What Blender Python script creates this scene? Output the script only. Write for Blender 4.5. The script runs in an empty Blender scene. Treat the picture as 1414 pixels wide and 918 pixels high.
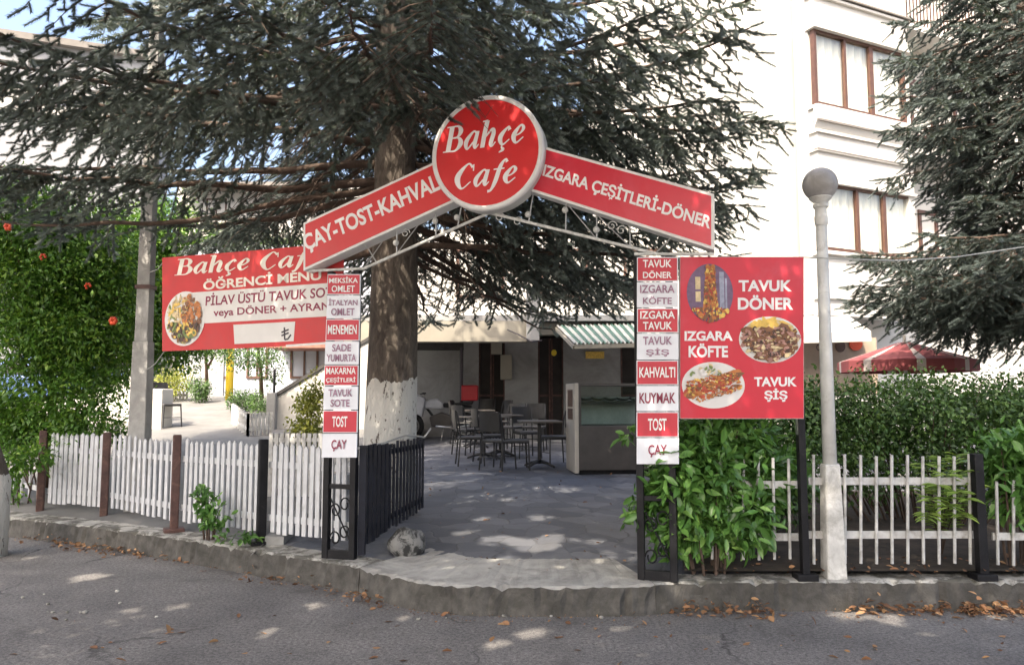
import bpy, bmesh, math, random
import numpy as np
from mathutils import Vector, Matrix

R = math.radians
random.seed(7)
SC = bpy.context.scene
COL = SC.collection

# ------------------------------------------------------------------ camera
CAMZ, PITCH, FPX = 1.62, R(4.9), 1041.0            # FPX: focal length in photo pixels (1414 wide)
cam = bpy.data.cameras.new("camera"); cam.sensor_width = 36; cam.lens = 36 * FPX / 1414
cam.clip_start = 0.05; cam.clip_end = 2000
co = bpy.data.objects.new("camera", cam); COL.objects.link(co)
co.location = (0, 0, CAMZ); co.rotation_euler = (R(90) + PITCH, 0, 0)
SC.camera = co

# ------------------------------------------------------------------ light
SUN_EL = R(50)
SUN_AZ = Vector((-0.46, -0.89, 0)).normalized()     # horizontal direction towards the sun
to_sun = Vector((SUN_AZ.x * math.cos(SUN_EL), SUN_AZ.y * math.cos(SUN_EL), math.sin(SUN_EL)))
w = bpy.data.worlds.new("World"); SC.world = w; w.use_nodes = True
nt = w.node_tree; bg = nt.nodes["Background"]; sky = nt.nodes.new("ShaderNodeTexSky")
sky.sky_type = 'NISHITA'; sky.sun_disc = False; sky.sun_elevation = SUN_EL
sky.sun_rotation = math.atan2(SUN_AZ.x, SUN_AZ.y)
sky.air_density = 1.0; sky.dust_density = 7.0; sky.ozone_density = 0.6
nt.links.new(sky.outputs[0], bg.inputs[0]); bg.inputs[1].default_value = 0.15
sl = bpy.data.lights.new("sun", 'SUN'); sl.energy = 2.6; sl.angle = R(0.5); sl.color = (1.0, 0.88, 0.72)
so = bpy.data.objects.new("sun", sl); COL.objects.link(so)
so.location = (-5, -10, 20); so.rotation_euler = (-to_sun).to_track_quat('-Z', 'Y').to_euler()
SC.view_settings.view_transform = 'Standard'; SC.view_settings.look = 'None'
SC.view_settings.exposure = 1.97; SC.view_settings.gamma = 1.0; SC.view_settings.use_curve_mapping = False
SC.cycles.max_bounces = 6; SC.cycles.diffuse_bounces = 3; SC.cycles.transparent_max_bounces = 8
SC.cycles.sample_clamp_indirect = 8.0
SC.cycles.use_denoising = True

# ------------------------------------------------------------------ pixel -> point
CP, SP = math.cos(PITCH), math.sin(PITCH)
EYE = Vector((0, 0, CAMZ))
def ray(px, py):
    cx, cy = (px - 707) / FPX, (459 - py) / FPX
    return Vector((cx, CP - cy * SP, SP + cy * CP))
def P(px, py, Y):                                   # the point of a sight line at depth Y
    d = ray(px, py); return EYE + d * (Y / d.y)
def G(px, py, z=0.0):                               # ... on a level plane
    d = ray(px, py); return EYE + d * ((z - CAMZ) / d.z)
def court_z(x, y): return 0.235 + 0.045 * max(0.0, y - 6.5)
def drive_z(x, y): return max(0.20, -0.63 + 0.109 * y)
def C(px, py):                                      # ... on the café court
    d = ray(px, py)
    t = (0.235 + 0.045 * (-6.5) - CAMZ) / (d.z - 0.045 * d.y); return EYE + d * t
def DR(px, py):                                     # ... on the driveway
    d = ray(px, py); t = (-0.63 - CAMZ) / (d.z - 0.109 * d.y); return EYE + d * t
class PL:
    """An upright plane with its own u (along x), v (up) axes."""
    def __init__(s, o, x, z=(0, 0, 1)):
        s.o = Vector(o); s.x = Vector(x).normalized(); s.z = Vector(z).normalized()
        s.n = s.x.cross(s.z)
    def off(s, d): return PL(s.o + s.n * d, s.x, s.z)
    def hit(s, px, py):
        d = ray(px, py); t = (s.o - EYE).dot(s.n) / d.dot(s.n); q = EYE + d * t - s.o
        return q.dot(s.x), q.dot(s.z)
    def w(s, px, py):
        u, v = s.hit(px, py); return s.o + s.x * u + s.z * v
    def pt(s, u, v, d=0.0): return s.o + s.x * u + s.z * v + s.n * d

# ------------------------------------------------------------------ materials
def nodes_of(name):
    m = bpy.data.materials.new(name); m.use_nodes = True
    t = m.node_tree; b = t.nodes["Principled BSDF"]; return m, t, b
def N(t, typ, **kw):
    n = t.nodes.new(typ)
    for k, v in kw.items(): setattr(n, k, v)
    return n
def coords(t, space='Object', scale=None):
    c = N(t, "ShaderNodeTexCoord"); o = c.outputs[space]
    if scale:
        mp = N(t, "ShaderNodeMapping"); mp.inputs['Scale'].default_value = scale
        t.links.new(o, mp.inputs[0]); o = mp.outputs[0]
    return o
def ramp(t, fac, stops):
    r = N(t, "ShaderNodeValToRGB"); e = r.color_ramp.elements
    while len(e) < len(stops): e.new(0.5)
    for i, (p, c) in enumerate(stops):
        e[i].position = p; e[i].color = (c[0], c[1], c[2], 1)
    t.links.new(fac, r.inputs[0]); return r.outputs[0]
def noise(t, vec, scale, detail=5, rough=0.6, dist=0.0):
    n = N(t, "ShaderNodeTexNoise"); n.inputs['Scale'].default_value = scale
    n.inputs['Detail'].default_value = detail; n.inputs['Roughness'].default_value = rough
    n.inputs['Distortion'].default_value = dist
    t.links.new(vec, n.inputs['Vector']); return n.outputs['Fac']
def mixc(t, fac, a, b, mode='MIX'):
    m = N(t, "ShaderNodeMix", data_type='RGBA', blend_type=mode)
    for s, v in ((0, fac), (6, a), (7, b)):
        if isinstance(v, (int, float)): m.inputs[s].default_value = v
        elif isinstance(v, tuple): m.inputs[s].default_value = (v[0], v[1], v[2], 1)
        else: t.links.new(v, m.inputs[s])
    return m.outputs[2]
def bump(t, b, h, strength=0.3, dist=0.02):
    n = N(t, "ShaderNodeBump"); n.inputs['Strength'].default_value = strength
    n.inputs['Distance'].default_value = dist
    t.links.new(h, n.inputs['Height']); t.links.new(n.outputs[0], b.inputs['Normal'])
def mat(name, col, rough=0.6, var=0.2, scale=5.0, bmp=0.0, bscale=60, metal=0.0, dirt=None, dscale=2.0, damt=(0.45, 0.7), spec=0.5, stretch=None):
    m, t, b = nodes_of(name); v = coords(t, 'Object', stretch)
    f = noise(t, v, scale)
    lo = tuple(c * (1 - var) for c in col); hi = tuple(min(1, c * (1 + var)) for c in col)
    c = ramp(t, f, [(0.3, lo), (0.7, hi)])
    if dirt:
        d = noise(t, v, dscale, 8, 0.7, 0.6)
        k = ramp(t, d, [(damt[0], (0, 0, 0)), (damt[1], (1, 1, 1))])
        c = mixc(t, k, c, dirt)
    t.links.new(c, b.inputs['Base Color'])
    b.inputs['Roughness'].default_value = rough; b.inputs['Metallic'].default_value = metal
    b.inputs['Specular IOR Level'].default_value = spec
    if bmp: bump(t, b, noise(t, v, bscale, 6), bmp, 0.01)
    return m
def leaf_mat(name, stops, rough=0.5, trans=0.25, spec=0.4):
    m, t, b = nodes_of(name)
    a = N(t, "ShaderNodeAttribute", attribute_name="rnd")
    c = ramp(t, a.outputs['Fac'], stops)
    t.links.new(c, b.inputs['Base Color']); b.inputs['Roughness'].default_value = rough
    b.inputs['Specular IOR Level'].default_value = spec
    if trans:
        tr = N(t, "ShaderNodeBsdfTranslucent"); t.links.new(mixc(t, 1.0, c, (1.0, 1.0, 0.45), 'MULTIPLY'), tr.inputs[0])
        mx = N(t, "ShaderNodeMixShader"); mx.inputs[0].default_value = trans
        t.links.new(b.outputs[0], mx.inputs[1]); t.links.new(tr.outputs[0], mx.inputs[2])
        t.links.new(mx.outputs[0], t.nodes["Material Output"].inputs[0])
    return m
def glass_mat(name, tint=(0.93, 0.94, 0.93), refl=0.22, rough=0.03):
    m, t, b = nodes_of(name); t.nodes.remove(b)
    tr = N(t, "ShaderNodeBsdfTransparent"); tr.inputs[0].default_value = (*tint, 1)
    gl = N(t, "ShaderNodeBsdfGlossy"); gl.inputs['Roughness'].default_value = rough
    gl.inputs[0].default_value = (0.9, 0.92, 0.95, 1)
    lw = N(t, "ShaderNodeLayerWeight"); lw.inputs[0].default_value = 0.5
    pw = N(t, "ShaderNodeMath", operation='POWER'); pw.inputs[1].default_value = 3.5; t.links.new(lw.outputs['Facing'], pw.inputs[0])
    ma = N(t, "ShaderNodeMath", operation='MULTIPLY_ADD'); ma.inputs[1].default_value = 0.7; ma.inputs[2].default_value = refl * 0.2; t.links.new(pw.outputs[0], ma.inputs[0])
    mx = N(t, "ShaderNodeMixShader"); t.links.new(ma.outputs[0], mx.inputs[0])
    t.links.new(tr.outputs[0], mx.inputs[1]); t.links.new(gl.outputs[0], mx.inputs[2])
    t.links.new(mx.outputs[0], t.nodes["Material Output"].inputs[0]); return m

M = {}
def road_mat():
    m, t, b = nodes_of("road_surface"); v = coords(t)
    big = noise(t, v, 0.35, 6, 0.6, 0.5); mid = noise(t, v, 2.2, 7, 0.65); fine = noise(t, v, 110, 4, 0.8)
    c = ramp(t, big, [(0.3, (0.108, 0.103, 0.103)), (0.5, (0.148, 0.142, 0.140)), (0.72, (0.20, 0.191, 0.186))])
    c = mixc(t, 0.55, c, ramp(t, mid, [(0.3, (0.35, 0.35, 0.36)), (0.7, (0.72, 0.71, 0.70))]), 'OVERLAY')
    c = mixc(t, 0.8, c, ramp(t, fine, [(0.32, (0.2, 0.2, 0.2)), (0.68, (0.8, 0.8, 0.8))]), 'OVERLAY')
    gr = noise(t, v, 38, 3, 0.9); c = mixc(t, 0.9, c, ramp(t, gr, [(0.36, (0.22, 0.22, 0.22)), (0.64, (0.8, 0.8, 0.79))]), 'OVERLAY')
    st = ramp(t, noise(t, v, 0.9, 6, 0.7, 1.2), [(0.56, (0, 0, 0)), (0.66, (1, 1, 1))]); c = mixc(t, mixc(t, 1.0, st, (0.55, 0.55, 0.55), 'MULTIPLY'), c, (0.07, 0.066, 0.063))
    wv = N(t, "ShaderNodeVectorMath", operation='ADD')
    nz = N(t, "ShaderNodeTexNoise"); nz.inputs['Scale'].default_value = 1.6; nz.inputs['Detail'].default_value = 6
    t.links.new(v, nz.inputs[0]); sc = N(t, "ShaderNodeVectorMath", operation='SCALE'); sc.inputs[3].default_value = 0.9
    t.links.new(nz.outputs['Color'], sc.inputs[0]); t.links.new(v, wv.inputs[0]); t.links.new(sc.outputs[0], wv.inputs[1])
    vo = N(t, "ShaderNodeTexVoronoi", feature='DISTANCE_TO_EDGE'); vo.inputs['Scale'].default_value = 0.42
    t.links.new(wv.outputs[0], vo.inputs['Vector'])
    ck = ramp(t, vo.outputs['Distance'], [(0.0, (1, 1, 1)), (0.007, (0, 0, 0))])
    ck = mixc(t, 1.0, ck, ramp(t, noise(t, v, 0.8), [(0.42, (0, 0, 0)), (0.58, (1, 1, 1))]), 'MULTIPLY')
    c = mixc(t, ck, c, (0.035, 0.033, 0.032))
    t.links.new(c, b.inputs['Base Color']); b.inputs['Roughness'].default_value = 0.82
    h = N(t, "ShaderNodeMath", operation='SUBTRACT'); t.links.new(fine, h.inputs[0]); t.links.new(ck, h.inputs[1])
    bump(t, b, h.outputs[0], 0.35, 0.006); return m
def paving_mat():
    m, t, b = nodes_of("court_paving"); v = coords(t)
    wv = N(t, "ShaderNodeVectorMath", operation='ADD'); nz = N(t, "ShaderNodeTexNoise"); nz.inputs['Scale'].default_value = 3
    t.links.new(v, nz.inputs[0]); sc = N(t, "ShaderNodeVectorMath", operation='SCALE'); sc.inputs[3].default_value = 0.22
    t.links.new(nz.outputs['Color'], sc.inputs[0]); t.links.new(v, wv.inputs[0]); t.links.new(sc.outputs[0], wv.inputs[1])
    vo = N(t, "ShaderNodeTexVoronoi"); vo.inputs['Scale'].default_value = 3.3; vo.inputs['Randomness'].default_value = 0.75
    t.links.new(wv.outputs[0], vo.inputs['Vector'])
    ve = N(t, "ShaderNodeTexVoronoi", feature='DISTANCE_TO_EDGE'); ve.inputs['Scale'].default_value = 3.3; ve.inputs['Randomness'].default_value = 0.75
    t.links.new(wv.outputs[0], ve.inputs['Vector'])
    sp = N(t, "ShaderNodeSeparateColor"); t.links.new(vo.outputs['Color'], sp.inputs[0])
    c = ramp(t, sp.outputs[0], [(0.0, (0.075, 0.082, 0.100)), (0.5, (0.105, 0.112, 0.132)), (1.0, (0.150, 0.157, 0.175))])
    c = mixc(t, 0.5, c, ramp(t, noise(t, v, 1.2, 7), [(0.3, (0.33, 0.33, 0.34)), (0.7, (0.68, 0.67, 0.66))]), 'OVERLAY')
    g = ramp(t, ve.outputs['Distance'], [(0.01, (1, 1, 1)), (0.045, (0, 0, 0))])
    c = mixc(t, mixc(t, 1.0, g, ramp(t, noise(t, v, 5, 6), [(0.4, (0.1, 0.1, 0.1)), (0.62, (0.9, 0.9, 0.9))]), 'MULTIPLY'), c, (0.07, 0.07, 0.072))
    st = ramp(t, noise(t, v, 0.7, 7, 0.7, 1.0), [(0.5, (0, 0, 0)), (0.7, (0.7, 0.7, 0.7))]); c = mixc(t, st, c, (0.085, 0.086, 0.09))
    t.links.new(c, b.inputs['Base Color']); b.inputs['Roughness'].default_value = 0.75
    h = N(t, "ShaderNodeMath", operation='SUBTRACT'); t.links.new(noise(t, v, 30), h.inputs[0]); t.links.new(g, h.inputs[1])
    bump(t, b, h.outputs[0], 0.4, 0.01); return m
def bark_mat(hw=1.72):
    m, t, b = nodes_of("spruce_bark"); v = coords(t, 'Object', (1, 1, 0.35))
    f = noise(t, v, 14, 8, 0.7, 0.8)
    c = ramp(t, f, [(0.3, (0.045, 0.036, 0.029)), (0.55, (0.135, 0.112, 0.092)), (0.75, (0.26, 0.225, 0.19))])
    geo = N(t, "ShaderNodeTexCoord"); sx = N(t, "ShaderNodeSeparateXYZ"); t.links.new(geo.outputs['Object'], sx.inputs[0])
    nz = noise(t, v, 6, 5)
    a = N(t, "ShaderNodeMath", operation='MULTIPLY_ADD'); a.inputs[1].default_value = 0.35; t.links.new(nz, a.inputs[0]); t.links.new(sx.outputs[2], a.inputs[2])
    k = ramp(t, a.outputs[0], [(0.0, (1, 1, 1)), (1.0, (0, 0, 0))])
    lt = N(t, "ShaderNodeMath", operation='LESS_THAN'); lt.inputs[1].default_value = hw; t.links.new(a.outputs[0], lt.inputs[0])
    fl = N(t, "ShaderNodeMath", operation='GREATER_THAN'); fl.inputs[1].default_value = 0.40; t.links.new(noise(t, v, 22, 6, 0.7), fl.inputs[0])
    an = N(t, "ShaderNodeMath", operation='MULTIPLY'); t.links.new(lt.outputs[0], an.inputs[0]); t.links.new(fl.outputs[0], an.inputs[1])
    c = mixc(t, an.outputs[0], c, (0.62, 0.61, 0.57))
    t.links.new(c, b.inputs['Base Color']); b.inputs['Roughness'].default_value = 0.9
    bump(t, b, f, 0.9, 0.04); return m
M['road'] = road_mat(); M['paving'] = paving_mat(); M['bark'] = bark_mat(); M['bark_low'] = bark_mat(0.98)
M['ground'] = mat('ground_soil', (0.10, 0.085, 0.06), 0.95, 0.4, 3, 0.5)
M['soil'] = mat('bed_soil', (0.040, 0.030, 0.022), 0.95, 0.5, 6, 0.8, 25)
M['drive'] = mat('driveway_concrete', (0.165, 0.162, 0.155), 0.85, 0.15, 1.5, 0.2, 40, dirt=(0.12, 0.118, 0.115))
M['kerb'] = mat('kerb_concrete', (0.088, 0.083, 0.075), 0.9, 0.4, 9, 0.9, 38, dirt=(0.042, 0.040, 0.034), dscale=3.5)
M['kerbtop'] = mat('cement_coping', (0.40, 0.39, 0.36), 0.9, 0.25, 5, 0.8, 40, dirt=(0.11, 0.105, 0.09), dscale=6, damt=(0.44, 0.56))
M['step'] = mat('step_cement', (0.42, 0.41, 0.385), 0.9, 0.2, 3, 0.4, 40, dirt=(0.18, 0.175, 0.165), dscale=2.5)
M['white_fence'] = mat('white_fence_paint', (0.56, 0.57, 0.59), 0.55, 0.12, 8, 0.15, 60, dirt=(0.30, 0.29, 0.27), dscale=5, damt=(0.58, 0.8))
M['white_bar'] = mat('aged_white_paint', (0.50, 0.50, 0.49), 0.6, 0.2, 12, 0.2, 60, dirt=(0.22, 0.19, 0.16), dscale=8, damt=(0.5, 0.75))
M['post_brown'] = mat('brown_post_paint', (0.085, 0.042, 0.036), 0.6, 0.4, 9, 0.3, 40, dirt=(0.20, 0.11, 0.08), dscale=7, damt=(0.52, 0.75))
M['black'] = mat('black_paint', (0.009, 0.009, 0.011), 0.55, 0.4, 9, 0.2, 50, dirt=(0.05, 0.047, 0.043), dscale=9, damt=(0.6, 0.8), spec=0.25)
M['leaf_black'] = mat('gate_leaf_paint', (0.009, 0.011, 0.020), 0.55, 0.35, 7, 0.2, 40, dirt=(0.06, 0.06, 0.066), dscale=6, damt=(0.58, 0.8), spec=0.25)
M['red'] = mat('sign_red', (0.62, 0.018, 0.022), 0.38, 0.07, 1.5, 0, dirt=(0.50, 0.05, 0.05), dscale=1.6, damt=(0.5, 0.9))
M['red_panel'] = mat('panel_red', (0.52, 0.022, 0.045), 0.42, 0.08, 4)
M['red_board'] = mat('board_red', (0.60, 0.020, 0.045), 0.30, 0.06, 2, dirt=(0.62, 0.10, 0.14), dscale=1.2, damt=(0.5, 0.9))
M['red_banner'] = mat('banner_red', (0.56, 0.028, 0.030), 0.5, 0.07, 3, dirt=(0.45, 0.05, 0.05), dscale=2, damt=(0.5, 0.85))
M['white_panel'] = mat('panel_white', (0.74, 0.76, 0.82), 0.4, 0.05, 5)
M['white_text'] = mat('white_lettering', (0.82, 0.80, 0.80), 0.45, 0.04, 9)
M['red_text'] = mat('wine_lettering', (0.24, 0.022, 0.06), 0.5, 0.15, 12)
M['grey_text'] = mat('plum_lettering', (0.30, 0.16, 0.24), 0.5, 0.15, 12)
M['dark_text'] = mat('dark_lettering', (0.05, 0.04, 0.05), 0.5, 0.1, 12)
M['cream_text'] = mat('cream_lettering', (0.80, 0.74, 0.66), 0.5, 0.05, 9)
M['banner_white'] = mat('banner_white', (0.72, 0.70, 0.68), 0.5, 0.05, 5)
M['rim_grey'] = mat('rim_grey', (0.52, 0.52, 0.50), 0.45, 0.1, 8)
M['sign_edge'] = mat('sign_edge', (0.74, 0.73, 0.72), 0.4, 0.08, 8)
M['steel'] = mat('dull_steel', (0.42, 0.42, 0.42), 0.4, 0.15, 6, metal=0.7)
M['rod'] = mat('chord_rod', (0.60, 0.60, 0.58), 0.5, 0.3, 22)
M['concrete_pole'] = mat('pole_concrete', (0.40, 0.395, 0.38), 0.9, 0.2, 5, 0.4, 50, dirt=(0.26, 0.255, 0.245), dscale=3)
M['lamp_pole'] = mat('lamp_pole_paint', (0.66, 0.66, 0.64), 0.55, 0.15, 7, 0.15, 40, dirt=(0.30, 0.27, 0.23), dscale=6, damt=(0.55, 0.8))
M['lamp_base'] = mat('lamp_base_cement', (0.64, 0.63, 0.60), 0.9, 0.2, 6, 0.6, 35, dirt=(0.30, 0.29, 0.26), dscale=5)
M['globe'] = mat('globe_plastic', (0.36, 0.35, 0.35), 0.35, 0.12, 4, spec=0.4, dirt=(0.25, 0.24, 0.235), dscale=5)
M['stucco'] = mat('white_stucco', (0.52, 0.505, 0.47), 0.9, 0.04, 2, 0.15, 70)
M['stucco_grey'] = mat('grey_render', (0.26, 0.265, 0.275), 0.9, 0.08, 2, 0.15, 60)
M['stucco_blue'] = mat('pale_blue_render', (0.36, 0.38, 0.43), 0.9, 0.08, 1.5, 0.1, 60)
M['cafe_wall'] = mat('cafe_white_wall', (0.30, 0.30, 0.295), 0.85, 0.1, 2, 0.15, 50, dirt=(0.20, 0.195, 0.19), dscale=1.5)
M['cream'] = mat('cream_fascia', (0.28, 0.26, 0.215), 0.8, 0.08, 2)
M['trim_grey'] = mat('trim_grey', (0.17, 0.155, 0.14), 0.8, 0.1, 4)
M['frame_brown'] = mat('window_brown', (0.085, 0.040, 0.026), 0.5, 0.2, 8)
M['curtain'] = mat('curtain_cloth', (0.82, 0.79, 0.70), 0.9, 0.12, 1.2, 0, stretch=(30, 30, 0.3))
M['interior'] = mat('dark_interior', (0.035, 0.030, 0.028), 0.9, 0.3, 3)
M['glass'] = glass_mat('window_glass')
M['case_glass'] = glass_mat('case_glass', (0.82, 0.88, 0.86), 0.12)
M['dark_trim'] = mat('dark_matt', (0.05, 0.047, 0.045), 0.7, 0.4, 5)
M['awn_green'] = mat('awning_green', (0.075, 0.16, 0.12), 0.6, 0.2, 4)
M['awn_white'] = mat('awning_white', (0.50, 0.50, 0.46), 0.6, 0.12, 4, dirt=(0.45, 0.43, 0.38), dscale=2)
M['case_body'] = mat('case_steel', (0.075, 0.067, 0.062), 0.45, 0.2, 4, metal=0.2)
M['case_side'] = mat('case_side_steel', (0.50, 0.46, 0.40), 0.45, 0.1, 4, metal=0.25)
M['tabletop'] = mat('tabletop_laminate', (0.10, 0.09, 0.08), 0.4, 0.15, 9)
M['chair_black'] = mat('chair_black_metal', (0.018, 0.018, 0.02), 0.45, 0.3, 9)
M['chair_pad'] = mat('chair_pad_grey', (0.07, 0.07, 0.072), 0.8, 0.1, 9)
M['rubber'] = mat('tyre_rubber', (0.015, 0.015, 0.015), 0.85, 0.3, 9)
M['bike_red'] = mat('box_red_plastic', (0.40, 0.012, 0.02), 0.4, 0.1, 6)
M['bike_white'] = mat('fairing_white', (0.55, 0.55, 0.56), 0.35, 0.08, 6)
M['car_blue'] = mat('car_blue_paint', (0.07, 0.12, 0.27), 0.25, 0.08, 3, metal=0.2)
M['yellow'] = mat('yellow_paint', (0.72, 0.52, 0.03), 0.5, 0.1, 5)
M['brick'] = mat('coping_brick_red', (0.22, 0.10, 0.075), 0.85, 0.3, 12, 0.4)
M['parasol_red'] = mat('parasol_red_cloth', (0.20, 0.045, 0.05), 0.8, 0.15, 3)
M['parasol_white'] = mat('parasol_white_cloth', (0.38, 0.34, 0.32), 0.8, 0.1, 3)
M['tan'] = mat('tan_panel', (0.32, 0.25, 0.19), 0.7, 0.15, 4)
M['roof'] = mat('roof_tile', (0.24, 0.11, 0.08), 0.85, 0.3, 6)
M['cable'] = mat('pale_cable', (0.42, 0.42, 0.40), 0.6, 0.1, 6)
M['wood'] = mat('brown_bark', (0.12, 0.075, 0.05), 0.9, 0.4, 12, 0.9, 20, stretch=(1, 1, 0.35))
M['twig'] = mat('dark_twig', (0.085, 0.058, 0.044), 0.9, 0.4, 12)
M['needles'] = leaf_mat('spruce_needles', [(0.0, (0.040, 0.046, 0.039)), (0.4, (0.100, 0.127, 0.115)), (0.75, (0.20, 0.245, 0.23)), (1.0, (0.34, 0.39, 0.37))], 0.5, 0.12)
M['needles_b'] = leaf_mat('blue_spruce_needles', [(0.0, (0.034, 0.042, 0.038)), (0.5, (0.080, 0.105, 0.096)), (1.0, (0.18, 0.22, 0.21))], 0.5, 0.12)
M['laurel'] = leaf_mat('laurel_leaves', [(0.0, (0.053, 0.122, 0.030)), (0.5, (0.112, 0.254, 0.056)), (1.0, (0.244, 0.413, 0.104))], 0.32, 0.25, 0.5)
M['hedge'] = leaf_mat('hedge_leaves', [(0.0, (0.029, 0.061, 0.019)), (0.5, (0.067, 0.135, 0.035)), (1.0, (0.167, 0.271, 0.072))], 0.45, 0.25)
M['pome'] = leaf_mat('pomegranate_leaves', [(0.0, (0.043, 0.098, 0.019)), (0.5, (0.108, 0.244, 0.039)), (1.0, (0.332, 0.488, 0.088))], 0.4, 0.35)
M['broad'] = leaf_mat('street_tree_leaves', [(0.0, (0.03, 0.07, 0.015)), (1.0, (0.14, 0.24, 0.04))], 0.45, 0.35)
M['fern'] = leaf_mat('fern_leaves', [(0.0, (0.095, 0.189, 0.027)), (1.0, (0.324, 0.446, 0.095))], 0.45, 0.35)
M['yellowleaf'] = leaf_mat('golden_leaves', [(0.0, (0.149, 0.196, 0.034)), (1.0, (0.437, 0.437, 0.103))], 0.5, 0.3)
M['litter'] = leaf_mat('dry_leaves', [(0.0, (0.09, 0.045, 0.025)), (0.5, (0.24, 0.12, 0.06)), (1.0, (0.40, 0.24, 0.12))], 0.8, 0.0)
M['flower'] = mat('red_orange_petals', (0.62, 0.07, 0.02), 0.5, 0.15, 20)
for k, c in {'f_brown': (0.20, 0.085, 0.035), 'f_orange': (0.50, 0.17, 0.04), 'f_cream': (0.66, 0.52, 0.30), 'f_dark': (0.07, 0.035, 0.025), 'f_green': (0.16, 0.22, 0.06),
             'f_red': (0.45, 0.06, 0.03), 'f_yellow': (0.72, 0.48, 0.10), 'f_pink': (0.42, 0.22, 0.18), 'f_purple': (0.16, 0.10, 0.18), 'f_blue': (0.30, 0.32, 0.42)}.items():
    M[k] = mat('print_' + k[2:], c, 0.4, 0.25, 25)

# ------------------------------------------------------------------ object helpers
ORG = {}
def org(o): return ORG.get(o.name, Vector((0, 0, 0))) if o else Vector((0, 0, 0))
def tag(o, label=None, cat=None, group=None, kind=None):
    if label: o['label'] = label
    if cat: o['category'] = cat
    if group: o['group'] = group
    if kind: o['kind'] = kind
    return o
def thing(name, label, cat, loc=(0, 0, 0), group=None):
    o = bpy.data.objects.new(name, None); COL.objects.link(o); o.location = loc; o.empty_display_size = 0.1
    ORG[o.name] = Vector(loc); return tag(o, label, cat, group)
def link(name, me, mats, parent=None, origin=None, smooth=False, bevel=0.0):
    o = bpy.data.objects.new(name, me); COL.objects.link(o)
    for m in (mats if isinstance(mats, (list, tuple)) else [mats]): me.materials.append(M[m] if isinstance(m, str) else m)
    if parent:
        o.parent = parent; o.location = Vector(origin) - org(parent) if origin is not None else (0, 0, 0)
        ORG[o.name] = Vector(origin) if origin is not None else org(parent)
    else:
        o.location = origin if origin is not None else (0, 0, 0); ORG[o.name] = Vector(o.location)
    if smooth: me.polygons.foreach_set('use_smooth', [True] * len(me.polygons))
    if bevel:
        b = o.modifiers.new('bevel', 'BEVEL'); b.width = bevel; b.segments = 2; b.limit_method = 'ANGLE'; b.angle_limit = R(40)
    return o
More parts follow.
